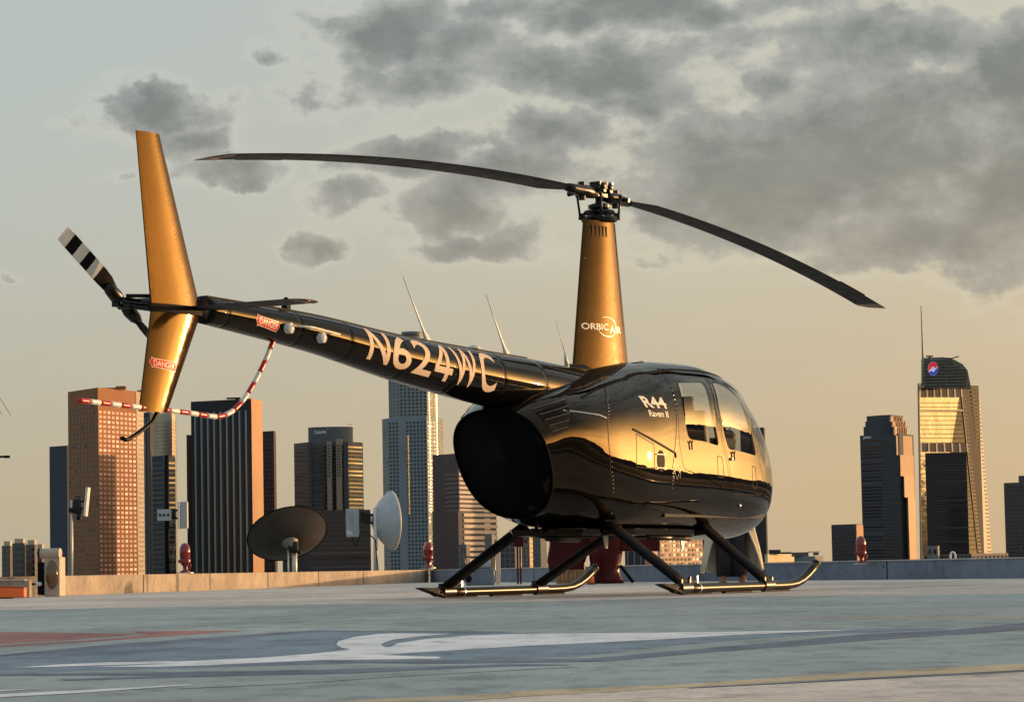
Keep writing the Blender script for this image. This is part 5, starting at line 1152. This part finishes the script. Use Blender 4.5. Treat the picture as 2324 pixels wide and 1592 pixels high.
B, V, zt = tower('office_tower', [(1680, 14), (1733, 0), (1736, 15)], 972, 2350, wallm('charcoal', (.05, .049, .056)), 'charcoal tower almost hidden behind the helicopter nose', back=20)
panes(B, V[0], V[1], -5, zt-3, 8, 36, .5, .5, DG)
B, V, zt = tower('warehouse', [(1736, 14), (1742, 0), (1802, 30)], 1257, 1300, wallm('cream_low', (.72, .58, .36)), 'low cream sunlit building just right of the nose', back=15)
o = Vector(B.location); p = vtx(1758, 1252, 1310); m = MB(); m.box((p.x-o.x, p.y-o.y, zt-o.z+1.0), (5, 5, 2)).box((p.x-o.x+5, p.y-o.y, zt-o.z+.4), (5, 4, .8)); m.build('roof_plant', MATS['charcoal'], B)
B, V, zt = tower('warehouse', [(1803, 5), (1850, 0), (1868, 10)], 1262, 1250, wallm('grey_low', (.24, .25, .24)), 'low grey roof plant building above the right skid toe', back=10)
o = Vector(B.location); p = vtx(1826, 1255, 1255); m = MB(); m.box((p.x-o.x-2, p.y-o.y, zt-o.z+.9), (7, 4, 1.8)).box((p.x-o.x+5, p.y-o.y, zt-o.z+1.0), (2, 4, 1.2)).box((p.x-o.x+4, p.y-o.y, zt-o.z+1.9), (5, 4, .3)); m.build('roof_plant', MATS['apt_grey'], B)
# right hand group
B, V, zt = tower('office_block', [(1887, 18), (1943, 0), (1958, 18)], 1190, 2300, wallm('grey_block', (.075, .07, .072)), 'dark low rise block with a sunlit orange strip behind the right red lamp', back=15)
panes(B, V[0], V[1], -8, zt-5, 1, 10, .98, .35, DG, name='window_band'); panes(B, V[1], V[2], -8, zt-.5, 1, 1, 1, 1, MATS['tan_stone'], name='side_panel', out=.3)
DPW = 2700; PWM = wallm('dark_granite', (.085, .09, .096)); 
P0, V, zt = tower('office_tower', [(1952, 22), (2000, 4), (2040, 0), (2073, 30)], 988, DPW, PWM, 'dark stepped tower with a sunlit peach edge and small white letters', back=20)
o = Vector(P0.location); LITP = wallm('granite_sunlit', (.62, .42, .26))  # paler copy of the dark granite; sunlight on this edge is in the colour
panes(P0, V[0], V[1], -8, zt-4, 1, 40, .97, .4, DG, name='window_band'); panes(P0, V[1], V[2], -8, zt-4, 1, 40, .97, .4, BG, name='window_band')
for (x0, x1, x2, x3, yt) in ((1960, 2000, 2030, 2060, 968), (1964, 2000, 2026, 2056, 956), (1967, 2000, 2022, 2050, 944)):
    tower('x', [(x0, 24), (x1, 8), (x2, 5), (x3, 34)], yt, DPW+4, PWM, '', back=14, parent=P0)
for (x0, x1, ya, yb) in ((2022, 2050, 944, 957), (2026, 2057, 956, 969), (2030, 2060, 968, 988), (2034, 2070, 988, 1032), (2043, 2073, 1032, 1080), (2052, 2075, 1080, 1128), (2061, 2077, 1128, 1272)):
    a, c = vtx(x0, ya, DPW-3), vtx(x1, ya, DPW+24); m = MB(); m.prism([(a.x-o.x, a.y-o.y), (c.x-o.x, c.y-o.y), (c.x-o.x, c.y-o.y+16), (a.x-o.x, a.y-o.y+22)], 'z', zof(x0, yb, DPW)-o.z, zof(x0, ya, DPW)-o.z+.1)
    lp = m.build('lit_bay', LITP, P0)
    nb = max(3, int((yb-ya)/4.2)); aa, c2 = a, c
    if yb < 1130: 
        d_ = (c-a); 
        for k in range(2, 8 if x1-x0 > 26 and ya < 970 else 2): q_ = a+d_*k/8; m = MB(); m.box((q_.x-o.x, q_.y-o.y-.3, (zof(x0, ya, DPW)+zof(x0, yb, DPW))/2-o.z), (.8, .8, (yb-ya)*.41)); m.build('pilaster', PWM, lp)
conform(text_bm('pwc', bold=.03), lambda u, v: (vtx(1963+16*u, 992, DPW).x-o.x, vtx(1963+16*u, 992, DPW+14-16*u*.3).y-o.y-2.5, zof(1963, 996, DPW)-o.z+3.0*v), 'sign_lettering', LETW, P0, nx=2, ny=1)
m = MB(); p = vtx(2035-1, 1262, DPW-40); m.box((p.x-o.x-17, p.y-o.y, 45), (1.4, 1, 60)); m.build('glass_shaft', MATS['mullion'], P0)
# sail crowned tower with spire and round emblem
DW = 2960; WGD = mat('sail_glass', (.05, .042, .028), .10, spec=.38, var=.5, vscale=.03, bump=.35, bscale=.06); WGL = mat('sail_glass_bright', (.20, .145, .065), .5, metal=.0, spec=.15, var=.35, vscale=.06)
def quadprism(pts_t, pts_b, yt, yb, D_, dep, m_, name, root):
    """front face from top pixels to bottom pixels (taper), extruded back"""
    o = Vector(root.location); T = [at(px, yt, D_+dd) for px, dd in pts_t]; Bt = [at(px, yb, D_+dd) for px, dd in pts_b]; k = len(T)
    zt_ = sum(p.z for p in T)/k; zb_ = Bt[0].z; V_ = []
    for L_, z in ((Bt, zb_), (T, zt_)): 
        for p in L_: V_.append((p.x-o.x, p.y-o.y, z-o.z))
        for p in reversed(L_): V_.append((p.x-o.x+p.x/D_*dep, p.y-o.y+dep, z-o.z))
    n = 2*k; mb = MB(); mb.add(V_, [(i, (i+1) % n, n+(i+1) % n, n+i) for i in range(n)]+[tuple(reversed(range(n))), tuple(range(n, 2*n))]); return mb.build(name, m_, root), T, Bt
bs0 = at(2090, 1290, DW); GW = empty('skyscraper', (bs0.x, bs0.y, CITYZ), label='tall tapering glass tower with a spire and a round red and blue emblem', cat='building')
YB = 1440
def ex(xt, xb, yt, yb=1272): return xb+(xb-xt)*(YB-yb)/(yb-yt)
f1, T, Bt = quadprism([(2083, 0), (2180, 62)], [(ex(2083, 2089, 876), 0), (ex(2180, 2222, 876), 62)], 876, YB, DW, 50, WGD, 'glass_front', GW)
f2, T2, Bt2 = quadprism([(2180, 62), (2221, 80)], [(ex(2180, 2222, 876), 62), (ex(2221, 2252, 876), 80)], 874, YB, DW, 30, mat('side_glass', (.05, .042, .034), .45, metal=.0, spec=.2, var=.3, vscale=.05), 'glass_side', GW)
# bands and lit stripes on the slanted side
o = Vector(GW.location)
def onface(u0, w0, u1, w1, T_, B_, off, m_, name, root):      # u across 0..1, w up 0..1
    def P(u, w):
        a = T_[0].lerp(T_[1], u); c = B_[0].lerp(B_[1], u); return c.lerp(a, w)
    nn = (T_[1]-T_[0]).cross(B_[0]-T_[0]).normalized(); nn = nn if nn.y < 0 else -nn
    q = [P(u0, w0), P(u1, w0), P(u1, w1), P(u0, w1)]; V_ = [p+nn*off-o for p in q]+[p-nn*.4-o for p in q]; mb = MB()
    mb.add(V_, [(0, 1, 2, 3), (7, 6, 5, 4), (0, 4, 5, 1), (1, 5, 6, 2), (2, 6, 7, 3), (3, 7, 4, 0)]); return mb.build(name, m_, root)
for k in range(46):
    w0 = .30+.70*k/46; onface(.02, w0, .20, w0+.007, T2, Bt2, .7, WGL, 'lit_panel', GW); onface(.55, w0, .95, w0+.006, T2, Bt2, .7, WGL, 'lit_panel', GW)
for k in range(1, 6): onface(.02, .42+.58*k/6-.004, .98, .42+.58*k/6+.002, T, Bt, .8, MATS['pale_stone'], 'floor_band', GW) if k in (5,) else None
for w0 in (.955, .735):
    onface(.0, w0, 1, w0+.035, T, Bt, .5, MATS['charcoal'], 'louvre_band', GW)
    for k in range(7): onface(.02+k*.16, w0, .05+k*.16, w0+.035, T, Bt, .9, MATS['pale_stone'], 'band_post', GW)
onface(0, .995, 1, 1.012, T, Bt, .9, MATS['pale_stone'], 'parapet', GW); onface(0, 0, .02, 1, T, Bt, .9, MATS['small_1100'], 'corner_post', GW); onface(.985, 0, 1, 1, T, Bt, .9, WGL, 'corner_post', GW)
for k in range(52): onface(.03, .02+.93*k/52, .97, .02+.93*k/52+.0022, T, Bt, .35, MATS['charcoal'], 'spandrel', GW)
# crown (curved sail top)
CP = [(2096, 880), (2096, 812), (2110, 811), (2140, 810), (2165, 815), (2185, 826), (2196, 840), (2204, 880)]
Pw = [at(px, py, DW+8) for px, py in CP]; m = MB(); V_ = [p-o for p in Pw]+[Vector((p.x-o.x, p.y-o.y+18, p.z-o.z)) for p in Pw]; n = len(Pw)
m.add(V_, [(i, (i+1) % n, n+(i+1) % n, n+i) for i in range(n)]+[tuple(range(n)), tuple(reversed(range(n, 2*n)))]); cw = m.build('sail_crown', mat('crown_glass', (.17, .155, .12), .3, var=.45, vscale=.25), GW)
for k in range(9):
    yk = 819+7*k; x1_ = 2196 if yk > 838 else 2185-(838-yk)*1.1; a, c = at(2099, yk, DW+7), at(x1_-3, yk, DW+7); m = MB(); m.box(((a+c)/2-o), ((c-a).length, .8, .7)); m.build('crown_band', MATS['side_glass'] if k % 2 else MATS['podium_grey'] if 'podium_grey' in MATS else MATS['charcoal'], cw)
m = MB(); a, c = at(2102, 808, DW+8), at(2117, 808, DW+8); m.box((a+c)/2-o, (7, 3, 1.2)).box((a+c)/2-o-Vector((0, 0, 1.2)), (1.5, 2, 2)); m.build('roof_gantry', MATTE, cw)
m = MB(); m.tube([at(2140, 812, DW+8)-o, at(2160, 813, DW+8)-o, at(2176, 808, DW+8)-o], .6, 6).build('roof_gantry', MATTE, cw)
m = MB(); m.tube([at(2090, 693, DW+4)-o, at(2091.5, 720, DW+4)-o, at(2094.5, 812, DW+4)-o, at(2095, 876, DW+4)-o], [.35, .6, 1.0, 1.3], 8).build('spire', mat('spire_grey', (.22, .22, .2), .5), GW, smooth=True)
# round emblem: red over blue with a white swirl
ec = at(2117.5, 836, DW+4)-o; RE = 11.5/FPX*DW; RV = 15.5/FPX*DW
def disc_part(name, pts, y, m_, par): mb = MB(); mb.prism([(ec.x+x*RE, ec.z+z*RV) for x, z in pts], 'y', ec.y+y-.3, ec.y+y); return mb.build(name, m_, par)
circ = lambda r_, a0, a1, n=24, cx=0, cz=0: [(cx+r_*math.cos(R(a0+(a1-a0)*i/n)), cz+r_*math.sin(R(a0+(a1-a0)*i/n))) for i in range(n+1)]
em = disc_part('emblem', circ(1.0, 0, 359, 40), 0, mat('emblem_white', (.75, .72, .80), .4, emit=(.25, .24, .30)), GW)
redp = circ(.97, 12, 190, 26)+circ(.45, 180, 340, 14, -.5, -.08)+circ(.45, 150, 60, 10, .45, .05)
disc_part('emblem_red', [p for p in circ(.97, 20, 205, 26)]+[(-.80, -.25), (-.55, -.12), (-.40, .10), (-.15, .30), (.15, .28), (.35, .12), (.55, .10), (.8, .2)], -.5, mat('emblem_red_m', (.75, .03, .05), .4, emit=(.30, .01, .02)), em)
disc_part('emblem_blue', [p for p in circ(.97, 212, 372, 26)]+[(.70, -.02), (.50, -.12), (.35, -.30), (.15, -.50), (-.10, -.48), (-.35, -.35), (-.55, -.40), (-.75, -.50)], -.5, mat('emblem_blue_m', (.03, .06, .45), .4, emit=(.015, .03, .22)), em)
# dark tower reflected/standing in front of the glass face
B, V, zt = tower('office_tower', [(2100, 8), (2109, 0), (2193, 4)], 1028, 2600, wallm('black_box', (.035, .035, .04)), 'plain black office tower standing in front of the glass sail tower', back=25)
panes(B, V[1], V[2], -5, zt-5, 1, 40, .98, .3, DG, name='window_band')
B, V, zt = tower('office_block', [(2098, 12), (2205, 0), (2288, 22)], 1258, 2250, wallm('podium_grey', (.17, .15, .13)), 'long low podium of small windows at the foot of the glass sail tower', back=15)
panes(B, V[0], V[1], zof(2150, 1270, 2250), zt-.8, 12, 1, .5, .65, DG); panes(B, V[1], V[2], zof(2150, 1270, 2250), zt-.8, 9, 1, .5, .6, BG)
panes(B, V[1], V[2], zof(2150, 1300, 2250), zt+.2, 1, 1, 1, 1, MATS['pink_frame'], name='lit_facing', out=.1)
B, V, zt = tower('office_block', [(2104, 10), (2128, 0), (2132, 10)], 1238, 2240, wallm('grey_annex', (.22, .22, .22)), 'small grey annex with two dark openings below the black tower', back=8); panes(B, V[0], V[1], zof(2104, 1258, 2240), zt-2, 2, 1, .5, .7, DG)
B, V, zt = tower('office_tower', [(2279, 10), (2332, 0), (2345, 10)], 1095, 2500, wallm('edge_brown', (.12, .10, .09)), 'brown gridded tower cut by the right edge of the picture', back=25)
panes(B, V[0], V[1], -8, zt-2, 9, 22, .5, .55, DG); tower('x', [(2312, 14), (2345, 4), (2350, 12)], 1079, 2505, MATS['edge_brown'], '', back=12, parent=B)
# tower crane tips reaching in at the left edge
c0 = at(-90, 1037, 1200); t = empty('tower_crane', (c0.x, c0.y, CITYZ), label='tip of a tower crane jib and its stay lines at the far left edge', cat='crane'); o = Vector(t.location)
m = MB(); m.tube([(0, 0, 0), (0, 0, at(-90, 900, 1200).z-CITYZ)], .8, 8).build('crane_mast', MATTE, t)
m = MB(); a, c = at(-90, 1040, 1200)-o, at(20, 1035, 1200)-o; m.tube([a, c], .45, 6).box(at(16, 1036, 1200)-o, (2.4, 1, 1.0)); m.build('jib', MATTE, t)
m = MB(); m.tube([at(-90, 760, 1200)-o, at(25, 943, 1200)-o], .10, 5).build('stay_line', MATTE, t); m = MB(); m.tube([at(-100, 780, 1200)-o, at(5, 941, 1200)-o], .10, 5).build('stay_line', MATTE, t)
